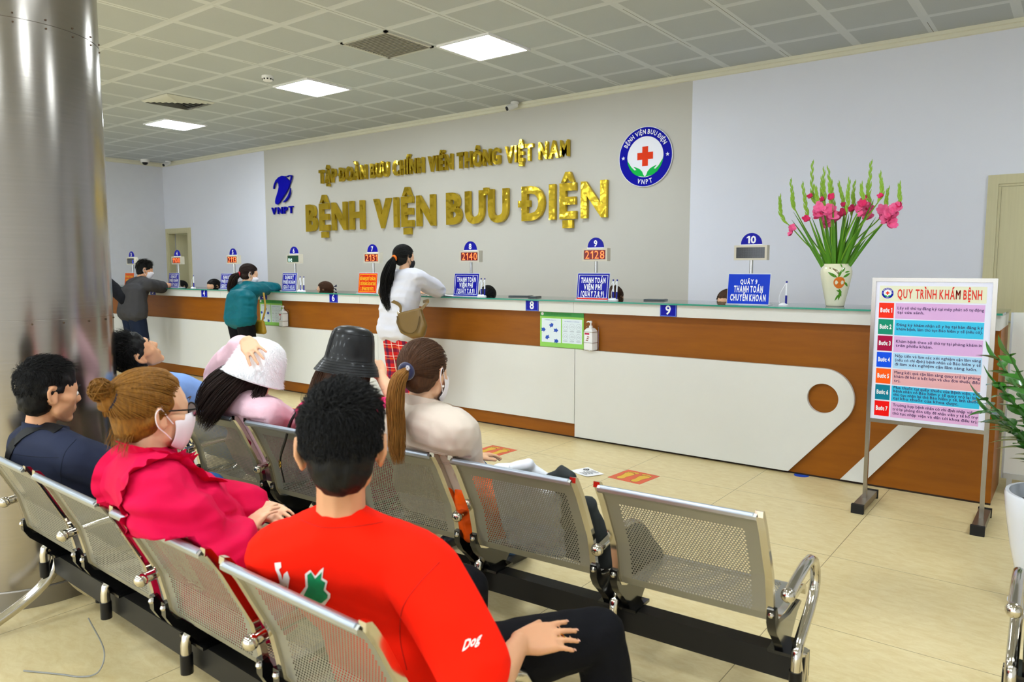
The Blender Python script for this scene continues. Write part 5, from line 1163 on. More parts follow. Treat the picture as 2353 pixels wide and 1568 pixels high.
for s in (-1, 1):
    gl.tube([F(s*.034+.024*math.cos(a), .098-.010*abs(math.cos(a))*0, -.006+.019*math.sin(a))-t.location for a in [2*PI*i/20 for i in range(21)]], .0026, 6)
    gl.tube([F(s*.058, .096, -.002)-t.location, F(s*.074, .07, .0)-t.location, F(s*.080, -.005, .006)-t.location, F(s*.078, -.02, -.006)-t.location], .0024, 6)
gl.tube([F(-.011, .102, 0)-t.location, F(.011, .102, 0)-t.location], .0024, 6); g = gl.build('glasses', G, t)
LENS = mat('smoked_lens', '6a6068', r=.08, trans=.85); m = MB()
for s in (-1, 1): c = [F(s*.034+.022*math.cos(2*PI*i/20), .0985, -.006+.017*math.sin(2*PI*i/20))-t.location for i in range(20)]; m.add(c, [tuple(range(20))])
m.build('lenses', LENS, g, 0)
m = MB(); 
for s in (-1, 1): m.tube([F(s*x, y, z)-t.location for x, y, z in ((.018, .094, .024), (.034, .094, .030), (.052, .080, .024))], [.0015, .0022, .001], 6)
m.build('eyebrows', BROWNH, t)
# ---- 3 the man in the navy jacket at the far end of the front bench
t = figure('person with short black hair in a navy jacket and jeans sitting beside the steel column', (-3.02, 1.2))
J = finish(dict(pelvis=(-3.03, 1.24, .475), neck=dp(88, 1003, 2.76), shL=(-3.19, 1.10, .765), shR=(-2.85, 1.13, .765), skull=dp(100, 930, 2.76), elR=(-2.80, 1.33, .635), wrR=(-2.90, 1.56, .575), elL=(-3.28, 1.32, .64), wrL=(-3.03, 1.56, .575), knR=(-2.93, 1.68, .50), anR=(-2.93, 1.66, .09), knL=(-3.16, 1.68, .49), anL=(-3.14, 1.66, .09)))
F = Frame(dp(112, 898, 2.74), yaw=.0, pitch=-.12, sc=1.0)
hr, _ = hand_hulls(J['wrR'], (-.12, 1, -.15), (.5, .1, .85), 1, 1, .45, .03, .5); hl, _ = hand_hulls(J['wrL'], (.35, .9, -.1), (-.2, .1, .9), -1, 1, .5, .03, .5)
blob('body', body_hulls(J)+head_hulls(F)+hr+hl, SKIN, t, .0055, 3)
NAVY = cloth('navy_jacket', '272c3f', r=.8, var=.08, bump=.5, bsc=12)
sh = blob('jacket', trunk(J, .03)+sleeve(J, 'R', .026, 1.88, 1, .006)+sleeve(J, 'L', .026, 1.88, 1, .006)+[[(J['pelvis']+Vector((s*.09, 0, -.02)), .13) for s in (-1, 1)]+[(J['chest']+Vector((s*.07, 0, -.1)), .12) for s in (-1, 1)]], NAVY, t, .009, 3, .011, 6, fold=.3)
ruf = J['neck']+Vector((.0, .028, -.01)); m = MB(); vs = []
for i in range(28):
    a = 2*PI*i/28
    for k in range(2): vs.append(ruf+Vector((math.cos(a)*(.078-.006*k), math.sin(a)*(.082-.006*k), -.02*math.sin(a)+.05*k))-t.location)
m.add(vs, [(i*2, ((i+1) % 28)*2, ((i+1) % 28)*2+1, i*2+1) for i in range(28)]); c = m.build('stand_collar', NAVY, sh, 60); c.modifiers.new('s', 'SOLIDIFY').thickness = .008
blob('jeans', legs_cloth(J, .015, 1.95), cloth('blue_denim', '2c5588', r=.85, var=.12), t, .009, 3, .005, 12); shoes(J, t, MATS['dark_shoe'])
strap(surf(sh, dense([(135, 992), (118, 984), (90, 984), (60, 996), (38, 1016), (24, 1040), (20, 1060)], 5), .003)[::2], .036, .004, 'shoulder_strap', mat('black_webbing', '0d0d0f', r=.6), t, nrm=[(.2, -.5, .8), (.2, -.8, .5), (.2, -1, .2)])
NSE = mat('navy_seam', '191d2c', r=.9); seam(sh, [(175, 1010), (150, 1040), (140, 1080), (142, 1120)], NSE); seam(sh, [(20, 1042), (80, 1050), (135, 1052)], NSE)
short_hair(F, t, BLACKH, n=3800, top=.034, side=.009, seed=6, sweep=(0, .8, .0), w=.0009, lift=.05, bulk=.008)
m = MB()
for s in (-1, 1): m.ball(F(s*.032, .079, -.008)-t.location, .0115, 10)
m.build('eyes', EYEW, t); m = MB()
for s in (-1, 1): m.tube([F(s*x, y, z)-t.location for x, y, z in ((.016, .095, .018), (.034, .093, .024), (.052, .078, .018))], [.0015, .0032, .001], 6)
for s in (-1, 1): m.tube([F(s*x, y, z)-t.location for x, y, z in ((.020, .088, -.010), (.032, .093, -.013), (.044, .085, -.010))], .0012, 5)
m.build('brows_and_lashes', BLACKH, t)
CLAMP = BENCH2
# ---- 4 the man with his head thrown back, second bench
t = figure('person with head tilted far back in a pale blue shirt, half behind the steel column', (-3.82, 2.2))
J = finish(dict(pelvis=(-3.75, 2.32, .47), neck=dp(318, 880, 3.78), shL=(-4.02, 1.93, .83), shR=(-3.64, 1.95, .84), skull=dp(316, 850, 3.78), elR=(-3.56, 2.2, .66), wrR=(-3.66, 2.42, .60), elL=(-4.06, 2.2, .65), wrL=(-3.85, 2.42, .60), knR=(-3.62, 2.78, .5), anR=(-3.6, 2.8, .09), knL=(-3.88, 2.78, .5), anL=(-3.88, 2.8, .09)))
F = Frame(dp(312, 815, 3.76), yaw=-.12, pitch=.72, sc=1.0)
hr, _ = hand_hulls(J['wrR'], (-.3, 1, -.1), (.3, 0, 1), 1); hl, _ = hand_hulls(J['wrL'], (.3, 1, -.1), (-.3, 0, 1), -1)
blob('body', body_hulls(J)+head_hulls(F)+hr+hl, SKIN, t, .006, 3)
sh = blob('shirt', trunk(J, .028)+sleeve(J, 'R', .026, .9, 1, .015)+sleeve(J, 'L', .026, .9, 1, .015), cloth('pale_blue_shirt', '7f9fd6'), t, .010, 4, .006, 8)
ruffle(J['neck']+Vector((0, .02, 0)), .075, .08, -.03, .03, 'collar', mat('beige_collar', 'b0a68c', r=.8), sh, waves=2, out=.005)
blob('jeans', legs_cloth(J, .015, 1.95), MATS['blue_denim'], t, .010, 3, .005, 12); shoes(J, t, MATS['dark_shoe'])
short_hair(F, t, BLACKH, n=3000, top=.055, side=.010, seed=9, sweep=(0, -.35, .6), w=.0012)
m = MB()
for s in (-1, 1): m.tube([F(s*x, y, z)-t.location for x, y, z in ((.016, .095, .018), (.034, .093, .024), (.052, .078, .018))], [.0015, .0032, .001], 6)
m.build('eyebrows', BLACKH, t)
# ---- 5 the woman holding a white fur hat on her head
t = figure('person in a pale pink coat holding down a white fluffy hat, long dark hair', (-3.2, 2.2))
J = finish(dict(pelvis=(-3.22, 2.26, .475), neck=dp(560, 912, 3.42), shL=dp(512, 925, 3.60), shR=dp(612, 955, 3.32), skull=dp(592, 862, 3.42), elR=(-3.0, 2.20, .64), wrR=(-3.1, 2.46, .58), elL=dp(508, 862, 3.72), wrL=dp(566, 783, 3.37), knR=(-3.08, 2.72, .5), anR=(-3.08, 2.72, .09), knL=(-3.32, 2.72, .5), anL=(-3.32, 2.72, .09)))
F = Frame(dp(596, 848, 3.42), yaw=-.10, pitch=-.36, roll=.16, sc=.93)
hl, en = hand_hulls(J['wrL'], dp(600, 836, 3.25)-J['wrL'], (.35, -.75, .75), -1, .98, [.22, .26, .26, .22], .17, .35); hr, _ = hand_hulls(J['wrR'], (-.2, 1, -.1), (.2, 0, 1), 1)
blob('body', body_hulls(J, .9)+head_hulls(F)+hl+hr, SKINP, t, .0045, 2); nails(en, t)
PINKC = cloth('pale_pink_coat', 'e3bcc8', r=.85, var=.04, bump=.3)
blob('coat', trunk(J, .03, .95)+sleeve(J, 'R', .032, 1.88, .95, .012)+sleeve(J, 'L', .030, 1.80, .95, .012)+[[(J['pelvis']+Vector((s*.1, 0, -.02)), .14) for s in (-1, 1)]+[(J['chest']+Vector((s*.07, 0, -.1)), .12) for s in (-1, 1)]], PINKC, t, .009, 3, .015, 7, fold=.4)
blob('trousers', legs_cloth(J, .016, 1.95, .92), cloth('beige_trousers', 'a59080'), t, .010, 3, .005, 12); shoes(J, t, MATS['dark_shoe'])
blob('hair', [[(F(0, -.03, .02), .086), (F(0, -.02, -.04), .08)], [(F(0, -.06, -.05), .07), (F(-.02, -.09, -.12), .06)]], DARKB, t, .007, 2)
tress([F(-.01, -.06, .0), F(-.02, -.105, -.08), F(-.05, -.135, -.17), F(-.10, -.13, -.26), F(-.15, -.10, -.33)], [.07, .105, .125, .12, .08], 900, .0016, DARKB, t, 'long_hair', 11, flat=.45, wave=.006)
tress([F(.055, .02, -.03), F(.085, .0, -.09), F(.10, -.02, -.14), F(.075, -.03, -.185)], [.02, .03, .022, .012], 160, .0013, DARKB, t, 'side_hair', 12, wave=.01)
def bell(F, prof, n=36, M=None, name='hat', parent=None, dx=0., thick=.004):
    m = MB(); vs = []; org = parent.matrix_basis.translation
    for r, y, z in prof:
        for k in range(n): a = 2*PI*k/n; vs.append(F(r*.95*math.cos(a), -.012+r*1.08*math.sin(a)+y, z)-org)
    m.add(vs, [(i*n+k, i*n+(k+1) % n, (i+1)*n+(k+1) % n, (i+1)*n+k) for i in range(len(prof)-1) for k in range(n)]); o = m.build(name, M, parent, 50); return o
FURM = mat('white_fur', 'fdfdff', r=1., var=.01, spec=.05)
pr = [(.001, 0, .150), (.045, 0, .146), (.082, 0, .126), (.103, 0, .09), (.113, 0, .05), (.120, 0, .01), (.130, 0, -.03), (.140, 0, -.055), (.134, 0, -.062), (.115, 0, -.03), (.10, 0, .0)]
hat = bell(F, pr, M=FURM, parent=t); HP = [lerp(lerp(J['wrL'], e_[0], u_), e_[0], 0) for e_ in en for u_ in (0, .2, .4, .6, .8, 1)]; S = []; rd = random.Random(21)
for i in range(15000):
    q = rd.random()**.75*7; j = int(q); u = q-j; a = rd.uniform(0, 2*PI); r = pr[j][0]*(1-u)+pr[j+1][0]*u; z = pr[j][2]*(1-u)+pr[j+1][2]*u
    p = F(r*.95*math.cos(a), -.012+r*1.08*math.sin(a), z)
    if any((p-q_).length < .03 for q_ in HP): continue
    dz = pr[j+1][0]-pr[j][0]; dr_ = pr[j][2]-pr[j+1][2]; nm = F.d(math.cos(a)*dr_, math.sin(a)*dr_, dz); dn = F.d(rd.uniform(-.6, .6), rd.uniform(-.6, .6), -.8)
    l = rd.uniform(.007, .013); S.append([p-nm*.002, p+(nm*.8+dn*.5)*l*.5, p+(nm*.8+dn*.9)*l])
ribbons('fur', S, .0007, FURM, hat)
# ---- 6 the woman in the black leather bucket hat
t = figure('person in a black leather bucket hat and hot pink top, hand at cheek', (-2.66, 2.25))
J = finish(dict(pelvis=(-2.65, 2.30, .475), neck=dp(790, 925, 3.02), shL=dp(715, 955, 3.18), shR=dp(862, 965, 2.88), skull=dp(800, 852, 3.0), elR=dp(925, 948, 2.90), wrR=dp(873, 862, 3.02), elL=(-2.92, 2.3, .66), wrL=(-2.75, 2.55, .6), knR=(-2.52, 2.76, .5), anR=(-2.52, 2.76, .09), knL=(-2.76, 2.76, .5), anL=(-2.76, 2.76, .09)))
F = Frame(dp(809, 828, 3.0), yaw=-.12, pitch=-.15, roll=.06, sc=.98)
hr, _ = hand_hulls(J['wrR'], dp(858, 832, 3.08)-J['wrR'], (.8, -.5, .2), 1, .93, .35, .05, .5); hl, _ = hand_hulls(J['wrL'], (.2, 1, -.1), (-.2, 0, 1), -1)
blob('body', body_hulls(J, .9)+head_hulls(F)+hr+hl, SKINP, t, .005, 3)
sh = blob('top', trunk(J, .024, .94)+sleeve(J, 'R', .024, .7, .94, .018)+sleeve(J, 'L', .024, .85, .94, .018)+[[(J['pelvis']+Vector((s*.09, 0, -.02)), .125) for s in (-1, 1)]+[(J['chest']+Vector((s*.07, 0, -.1)), .115) for s in (-1, 1)]], cloth('hot_pink_top', 'e8336e', var=.05), t, .009, 4, .007, 9)
blob('trousers', legs_cloth(J, .016, 1.95, .92), cloth('dark_denim', '34507a'), t, .010, 3, .005, 12); shoes(J, t, MATS['dark_shoe'])
blob('hair', [[(F(0, -.03, .02), .084), (F(0, -.03, -.05), .078)], [(F(0, -.05, -.06), .07), (F(0, -.07, -.14), .055)]], BROWNH, t, .007, 2)
tress([F(0, -.05, .0), F(0, -.085, -.09), F(0, -.10, -.18), F(0, -.10, -.27)], [.08, .095, .09, .06], 600, .0016, BROWNH, t, 'long_hair', 14, flat=.4, wave=.006)
tress([F(.062, .03, -.01), F(.08, .02, -.09), F(.075, .01, -.15)], [.018, .02, .01], 90, .0012, BROWNH, t, 'side_hair', 15, wave=.006)
LEA = mat('black_leather', '121315', r=.42, bump=.4, bsc=16, coat=.1, dist=.006)
pr = [(.001, 0, .141), (.03, 0, .140), (.056, 0, .134), (.073, 0, .123), (.082, 0, .108), (.088, 0, .08), (.095, 0, .03), (.098, 0, .004), (.112, 0, -.018), (.125, 0, -.040), (.132, 0, -.052), (.127, 0, -.052), (.098, 0, -.004)]
hat = bell(F, pr, M=LEA, parent=t, name='bucket_hat'); m = MB()
for r, z in ((.0825, .109), (.099, .005), (.105, -.006), (.1115, -.016), (.1175, -.026), (.1235, -.036), (.129, -.046)): m.tube([F(r*.953*math.cos(a), -.012+r*1.083*math.sin(a), z)-t.location for a in [2*PI*i/40 for i in range(41)]], .0006, 5)
for a in (-PI/2-.05, -PI/2+.05, .5, 2.6): m.tube([F(r*.955*math.cos(a), -.012+r*1.086*math.sin(a), z)-t.location for r, z in ((.0735, .1235), (.0825, .108), (.0885, .08), (.0955, .03), (.0985, .006))], .0008, 5)
m.build('stitching', mat('seam_black', '060607', r=.5), hat)
b = tag(strap([J['shL']+Vector((.03, .07, .02)), J['shL']+Vector((.02, .0, .068)), J['shL']+Vector((-.035, -.06, -.0)), J['shL']+Vector((-.085, -.07, -.11)), J['shL']+Vector((-.125, -.07, -.2)), J['shL']+Vector((-.13, -.05, -.3))], .026, .006, 'bag_strap', mat('strap_black', '15100f', r=.5), None, nrm=[(0, 0, 1), (-.6, -.4, .6), (-.6, -1, .1), (-.6, -1, 0)]), 'black studded bag strap over the shoulder of the hot pink top', 'bag strap')
c = J['shL']+Vector((-.127, -.075, -.215)); m = MB(); m.tube(torus(c, Vector((.5, 1, 0)), .016, .002), .003, 6); m.build('buckle', mat('gold_ring', 'd8b050'), b)
# ---- 7 the woman in the cream jacket
t = figure('person in a cream jacket with a long brown ponytail, blue scrunchie and white mask', (-2.1, 2.2))
J = finish(dict(pelvis=(-2.07, 2.26, .475), neck=dp(965, 940, 2.72), shL=dp(895, 980, 2.92), shR=dp(1050, 1000, 2.62), skull=dp(972, 885, 2.73), elR=(-1.87, 2.12, .66), wrR=(-2.0, 2.34, .58), elL=(-2.34, 2.25, .66), wrL=(-2.15, 2.5, .6), knR=(-2.10, 2.66, .47), anR=(-2.13, 2.76, .09), knL=(-2.28, 2.68, .47), anL=(-2.28, 2.76, .09)))
F = Frame(dp(976, 852, 2.72), yaw=.22, pitch=-.18, sc=1.0)
hr, _ = hand_hulls(J['wrR'], (-.2, 1, -.1), (.2, 0, 1), 1); hl, _ = hand_hulls(J['wrL'], (.2, 1, -.1), (-.2, 0, 1), -1)
blob('body', body_hulls(J, .92)+head_hulls(F)+hr+hl, SKINP, t, .0052, 3)
CREAM = cloth('cream_twill', 'c9bcae', r=.8, var=.04, bump=.45, bsc=12)
sh = blob('jacket', trunk(J, .030, .96)+sleeve(J, 'R', .034, 1.88, .96, .01)+sleeve(J, 'L', .034, 1.88, .96, .01)+[[(J['pelvis']+Vector((s*.09, 0, -.02)), .135) for s in (-1, 1)]+[(J['chest']+Vector((s*.07, 0, -.1)), .12) for s in (-1, 1)]], CREAM, t, .008, 3, .014, 6, fold=.35, stretch=(1, 1, 1.4))
ruffle(J['neck']+Vector((.01, .03, -.012)), .076, .082, -.035, .04, 'collar', CREAM, sh, waves=2, out=.006)
m = MB(); yy = J['chest']
def on_back(o, pts, r=.0012, y0=1.0):
    bv = BVHTree.FromPolygons([v.co for v in o.data.vertices], [p.vertices for p in o.data.polygons]); out = []
    for p in pts:
        q = Vector(p)-t.location; h = bv.ray_cast(Vector((q.x, -1.5, q.z)), Vector((0, 1, 0)))
        if h[0] is not None: out.append(h[0]-Vector((0, .0006, 0)))
    return out
sw = MB()
for dz in (-.055, -.062, -.115, -.122):
    P = on_back(sh, [J['neck']+Vector((x, 0, dz-.08)) for x in np.linspace(-.17, .17, 24)])
    if len(P) > 3: sw.tube(P, .0011, 5)
for s in (-1, 1):
    P = on_back(sh, [J['chest']+Vector((s*(.155+.01*i), 0, .10-.045*i)) for i in range(8)])
    if len(P) > 3: sw.tube(P, .0012, 5)
sw.build('seams', mat('cream_seam', 'b8aa9a', r=.8), sh)
blob('trousers', legs_cloth(J, .016, 1.95, .92), cloth('dark_denim', '34507a'), t, .010, 3, .005, 12); shoes(J, t, MATS['dark_shoe'])
combed_hair(F, t, BROWNH, (-.05, -.98, -.28), n=1500, seed=5, w=.0013, low=-.45)
POF = F(-.004, -.112, -.008)
tress([POF, POF+Vector((-.006, -.035, -.03)), POF+Vector((-.015, -.045, -.10)), POF+Vector((-.022, -.035, -.18)), POF+Vector((-.02, -.035, -.27)), POF+Vector((-.005, -.04, -.33))], [.018, .028, .032, .030, .030, .016], 480, .0014, hairmat('hair_ombre', '5a3a1a', 'b07a34'), t, 'ponytail', 17, wave=.006)
m = MB(); ax = F.d(0, -1, -.2); m.tube([p-t.location for p in torus(POF+ax*.004, ax, .022, .01)], .0115, 10); sc_ = m.build('scrunchie', mat('navy_velvet', '10163f', r=.7, sheen=.6), t); m = MB()
for i in range(7): m.ball(POF+Vector((.018+.006*math.cos(i), -.014, .014+.006*math.sin(i)))-t.location, .0042, 8)
m.build('crystal', mat('crystal', 'e6e6ee', r=.08, m=.6), sc_)
mask(F, t, MASKW); m = MB()
for s in (-1, 1): m.ball(F(s*.084, -.004, -.052)-t.location, .005, 10)
m.build('pearl_earrings', mat('pearl', 'f0eae2', r=.15), t)
CLAMP = None
# ---- people standing at the counter
def stander(label, loc, J, F, skin, k=1., vox=.008, hands=True):
    t = figure(label, loc); J = finish(J); H = body_hulls(J, k)+head_hulls(F)
    for s, sd in (('R', 1), ('L', -1)): H += hand_hulls(J['wr'+s], J.get('hd'+s, Vector((-sd*.6, .8, -.05))), (0, .1, 1), sd, .95, .3, .06)[0]
    blob('body', H, skin, t, vox, 2); return t, J
def plaid():
    M = mat('red_plaid', 'c01414', r=.85); N, L, b = nodes(M); tc = N.new('ShaderNodeTexCoord'); sp = N.new('ShaderNodeSeparateXYZ'); L.new(tc.outputs['Object'], sp.inputs[0])
    def st(i, step, off, w): return math_node(N, L, 'LESS_THAN', grid_dist(N, L, sp.outputs[i], off, step), w)
    c = mixc(N, L, math_node(N, L, 'MULTIPLY', st(0, .11, .02, .016), .75), lin('cc1a18'), lin('1a1640')); c = mixc(N, L, math_node(N, L, 'MULTIPLY', st(2, .11, .03, .016), .6), c, lin('1a1640'))
    c = mixc(N, L, math_node(N, L, 'MULTIPLY', st(0, .11, .075, .003), .8), c, lin('efd9c8')); c = mixc(N, L, math_node(N, L, 'MULTIPLY', st(2, .11, .085, .003), .8), c, lin('efd9c8')); c = mixc(N, L, math_node(N, L, 'MULTIPLY', st(2, .11, .06, .0025), .5), c, lin('d9a030'))
    L.new(c, b.inputs['Base Color']); return M
A = lambda x, y, Y: at(x, y, Y=Y)
# 8 white blouse, plaid trousers
J = dict(pelvis=(-5.0, 4.80, .90), neck=A(928, 630, 4.80), shL=A(897, 640, 4.84), shR=A(958, 639, 4.82), skull=A(930, 612, 4.82), elR=A(1003, 664, 5.12), wrR=(-5.02, 5.36, 1.215), elL=A(885, 668, 5.02), wrL=(-5.28, 5.3, 1.215), knL=(-5.10, 4.84, .50), anL=(-5.10, 4.80, .09), knR=(-4.92, 4.84, .50), anR=(-4.90, 4.80, .09))
F = Frame(A(929, 592, 4.83), yaw=-.05, pitch=-.22, sc=1.0)
t, J = stander('person in a white blouse and red plaid trousers standing at the counter', (-5.0, 4.8), J, F, SKINP, .92)
sh = blob('blouse', trunk(J, .028, .95)+sleeve(J, 'R', .03, 1.9, .95, .012)+sleeve(J, 'L', .03, 1.9, .95, .012)+[[(J['pelvis']+Vector((s*.105, 0, -.02)), .135) for s in (-1, 1)]+[(J['pelvis']+Vector((s*.085, 0, .2)), .118) for s in (-1, 1)]], cloth('white_linen', 'd2d2dc', var=.02, bump=.5, bsc=14), t, .009, 3, .020, 6, fold=.45, stretch=(.7, .7, 1.6))
blob('trousers', legs_cloth(J, .022, 1.98, .98, .012), plaid(), t, .010, 3, .004, 10); shoes(J, t, mat('pale_shoe', 'b9b2a8', r=.6))
combed_hair(F, t, BLACKH, (0, -.95, -.3), n=900, seed=31, w=.0018, low=-.4)
P = F(0, -.115, -.035); tress([P, P+Vector((-.01, -.03, -.06)), P+Vector((-.05, -.04, -.16)), P+Vector((-.08, -.03, -.27)), P+Vector((-.07, -.03, -.38)), P+Vector((-.03, -.04, -.48))], [.022, .045, .058, .06, .055, .02], 420, .0026, BLACKH, t, 'ponytail', 33, wave=.012)
m = MB(); m.tube([p-t.location for p in torus(P, F.d(0, -1, -.35), .022, .01)], .0105, 8); m.build('hair_tie', mat('orange_tie', 'e0701a', r=.7), t); mask(F, t, MASKB)
BAGM = mat('olive_leather', '6f5524', r=.42, var=.06, bump=.12, bsc=30, coat=.15); loc = A(946, 776, 4.64)
b = thing('shoulder_bag', 'olive brown leather crossbody bag hanging behind the woman in plaid trousers', 'bag', loc); g = lambda x, y, z: loc+Vector((x*1.22, y*1.1, z*1.08-.02))
blob('pouch', [[(g(-.115, .0, .20), .022), (g(.085, .0, .245), .022), (g(.125, .0, .12), .030), (g(.10, 0, .06), .038), (g(.02, 0, .045), .040), (g(-.08, 0, .075), .038), (g(-.125, 0, .14), .030)]], BAGM, b, .007, 3)
m = MB(); m.tube([p-loc for p in catmull([g(-.12, -.03, .19), g(-.09, -.045, .10), g(.0, -.052, .055), g(.085, -.045, .085), g(.11, -.03, .2)], 6)], .004, 6); m.build('seam_welt', mat('olive_dark', '57431c', r=.5), b)
strap([g(-.118, .0, .19), g(-.14, .02, .28), J['shL']+Vector((.0, -.13, -.15)), J['shL']+Vector((.03, -.11, -.02)), J['shL']+Vector((.05, -.02, .085))], .03, .005, 'strap', BAGM, b, nrm=[(-.2, -1, .2), (-.2, -1, .2), (-.1, -1, .3), (0, -.6, 1)])
strap([g(.088, .0, .24), g(.13, .05, .32), J['shR']+Vector((-.02, .1, -.22))], .025, .005, 'strap', BAGM, b, nrm=[(.3, -1, 0)]*3); m = MB(); m.tube([p-loc for p in torus(g(-.12, -.01, .21), Vector((0, 1, .3)), .018, .002)], .004, 6); m.build('ring', CHROME, b)
# 9 teal jacket
J = dict(pelvis=A(553, 758, 4.70), neck=A(562, 657, 4.92), shL=A(542, 668, 4.98), shR=A(580, 668, 4.86), skull=A(568, 644, 4.96), elR=A(612, 664, 5.18), wrR=(-7.66, 5.36, 1.215), elL=(-8.0, 5.18, 1.22), wrL=(-7.75, 5.4, 1.215)); p = Vector(J['pelvis']); J['pelvis'] = Vector((p.x, p.y, .90))
for s, x in (('L', -.09), ('R', .09)): J['kn'+s] = (p.x+x, p.y+.05, .5); J['an'+s] = (p.x+x, p.y, .09)
F = Frame(A(573, 630, 4.98), yaw=-.25, pitch=-.35, sc=1.0)
t, J = stander('person in a teal jacket leaning both forearms on the counter, dark hair tied back', (p.x, p.y), J, F, SKINP, .95)
sh = blob('jacket', trunk(J, .035)+sleeve(J, 'R', .03, 1.9)+sleeve(J, 'L', .03, 1.9)+[[(J['pelvis']+Vector((s*.09, 0, -.0)), .122) for s in (-1, 1)]+[(J['pelvis']+Vector((s*.08, .02, .2)), .115) for s in (-1, 1)]], cloth('teal_nylon', '0a5c68', r=.5, bump=.5), t, .010, 3, .020, 6, fold=.45, stretch=(.7, .7, 1.6))
blob('trousers', legs_cloth(J, .02, 1.98), BLACKT, t, .011, 3); shoes(J, t, MATS['dark_shoe']); combed_hair(F, t, DARKB, (0, -.9, -.35), n=600, seed=41, w=.002, low=-.4); mask(F, t, MASKW)
P = F(0, -.11, -.04); tress([P, P+Vector((-.03, -.05, -.05)), P+Vector((-.07, -.06, -.14)), P+Vector((-.08, -.07, -.24))], [.025, .05, .05, .02], 200, .003, DARKB, t, 'ponytail', 43, wave=.015)
m = MB(); m.tube([q-t.location for q in torus(P, F.d(0, -1, -.3), .022, .01)], .009, 8); m.build('hair_tie', mat('red_tie', 'b0202a', r=.7), t)
loc = Vector((p.x+.13, p.y+.17, .72)); b = thing('shoulder_bag', 'small mustard yellow bag hanging in front of the woman in the teal jacket', 'bag', loc); blob('pouch', [[(loc+Vector((x, y, z)), r) for x, y, z, r in ((-.06, 0, .13, .02), (.04, 0, .13, .02), (.06, 0, .02, .03), (-.08, 0, .02, .03))]], mat('mustard_leather', '94741a', r=.5), b, .01, 2)
strap([loc+Vector((.03, 0, .14)), loc+Vector((.02, .05, .28)), loc+Vector((-.06, .09, .45))], .02, .004, 'strap', MATS['mustard_leather'], b, nrm=[(1, -.3, 0)]*3)
# 10 grey T-shirt
J = dict(pelvis=A(306, 745, 4.70), neck=A(322, 643, 4.92), shL=A(302, 655, 5.0), shR=A(340, 655, 4.84), skull=A(328, 630, 4.95), elR=A(372, 660, 5.16), wrR=(-10.16, 5.42, 1.22), elL=(-10.6, 5.15, 1.2), wrL=(-10.3, 5.4, 1.22)); p = Vector(J['pelvis']); J['pelvis'] = Vector((p.x, p.y, .93))
for s, x in (('L', -.1), ('R', .1)): J['kn'+s] = (p.x+x, p.y+.05, .5); J['an'+s] = (p.x+x, p.y, .09)
F = Frame(A(333, 620, 4.98), yaw=-.3, pitch=-.25, sc=1.02)
t, J = stander('person in a dark grey T-shirt and navy shorts bending over the counter, wearing a mask', (p.x, p.y), J, F, SKIN, 1.02, .009)
blob('t_shirt', trunk(J, .035)+sleeve(J, 'R', .03, .95, 1, .02)+sleeve(J, 'L', .03, .95, 1, .02)+[[(J['pelvis']+Vector((s*.105, 0, -.05)), .147) for s in (-1, 1)]+[(J['pelvis']+Vector((s*.085, .02, .2)), .122) for s in (-1, 1)]], cloth('charcoal_jersey', '3c3b3d', var=.1), t, .012, 3, .008, 8)
blob('shorts', legs_cloth(J, .03, 1.0, 1, .02), cloth('navy_shorts', '182032'), t, .012, 3); shoes(J, t, MATS['dark_shoe']); short_hair(F, t, BLACKH, n=900, top=.05, side=.016, seed=51, sweep=(.2, .3, .2), w=.002, lift=.2); mask(F, t, MASKW)
# 11 black T-shirt half behind the column
p = A(220, 740, 4.60); J = dict(pelvis=(p.x, p.y, .92), neck=(p.x-.02, p.y+.04, 1.40), shL=(p.x-.21, p.y+.02, 1.36), shR=(p.x+.26, p.y+.0, 1.32), skull=(p.x-.02, p.y+.07, 1.48), elR=A(297, 697, 4.62), wrR=(p.x+.0, p.y+.28, 1.12), elL=(p.x-.26, p.y+.05, 1.1), wrL=(p.x-.12, p.y+.27, 1.14))
for s, x in (('L', -.1), ('R', .1)): J['kn'+s] = (p.x+x, p.y+.03, .5); J['an'+s] = (p.x+x, p.y, .09)
F = Frame((p.x-.02, p.y+.09, 1.56), pitch=-.3); t, J = stander('person in a black T-shirt mostly hidden behind the steel column', (p.x, p.y), J, F, SKIN, 1., .011)
blob('t_shirt', trunk(J, .03)+sleeve(J, 'R', .028, .85, 1, .02)+sleeve(J, 'L', .028, .85, 1, .02), cloth('black_jersey', '101116'), t, .012, 3, .006, 8); blob('trousers', legs_cloth(J, .02, 1.98), BLACKT, t, .012, 2); shoes(J, t, MATS['dark_shoe']); short_hair(F, t, BLACKH, n=500, seed=61, w=.002)
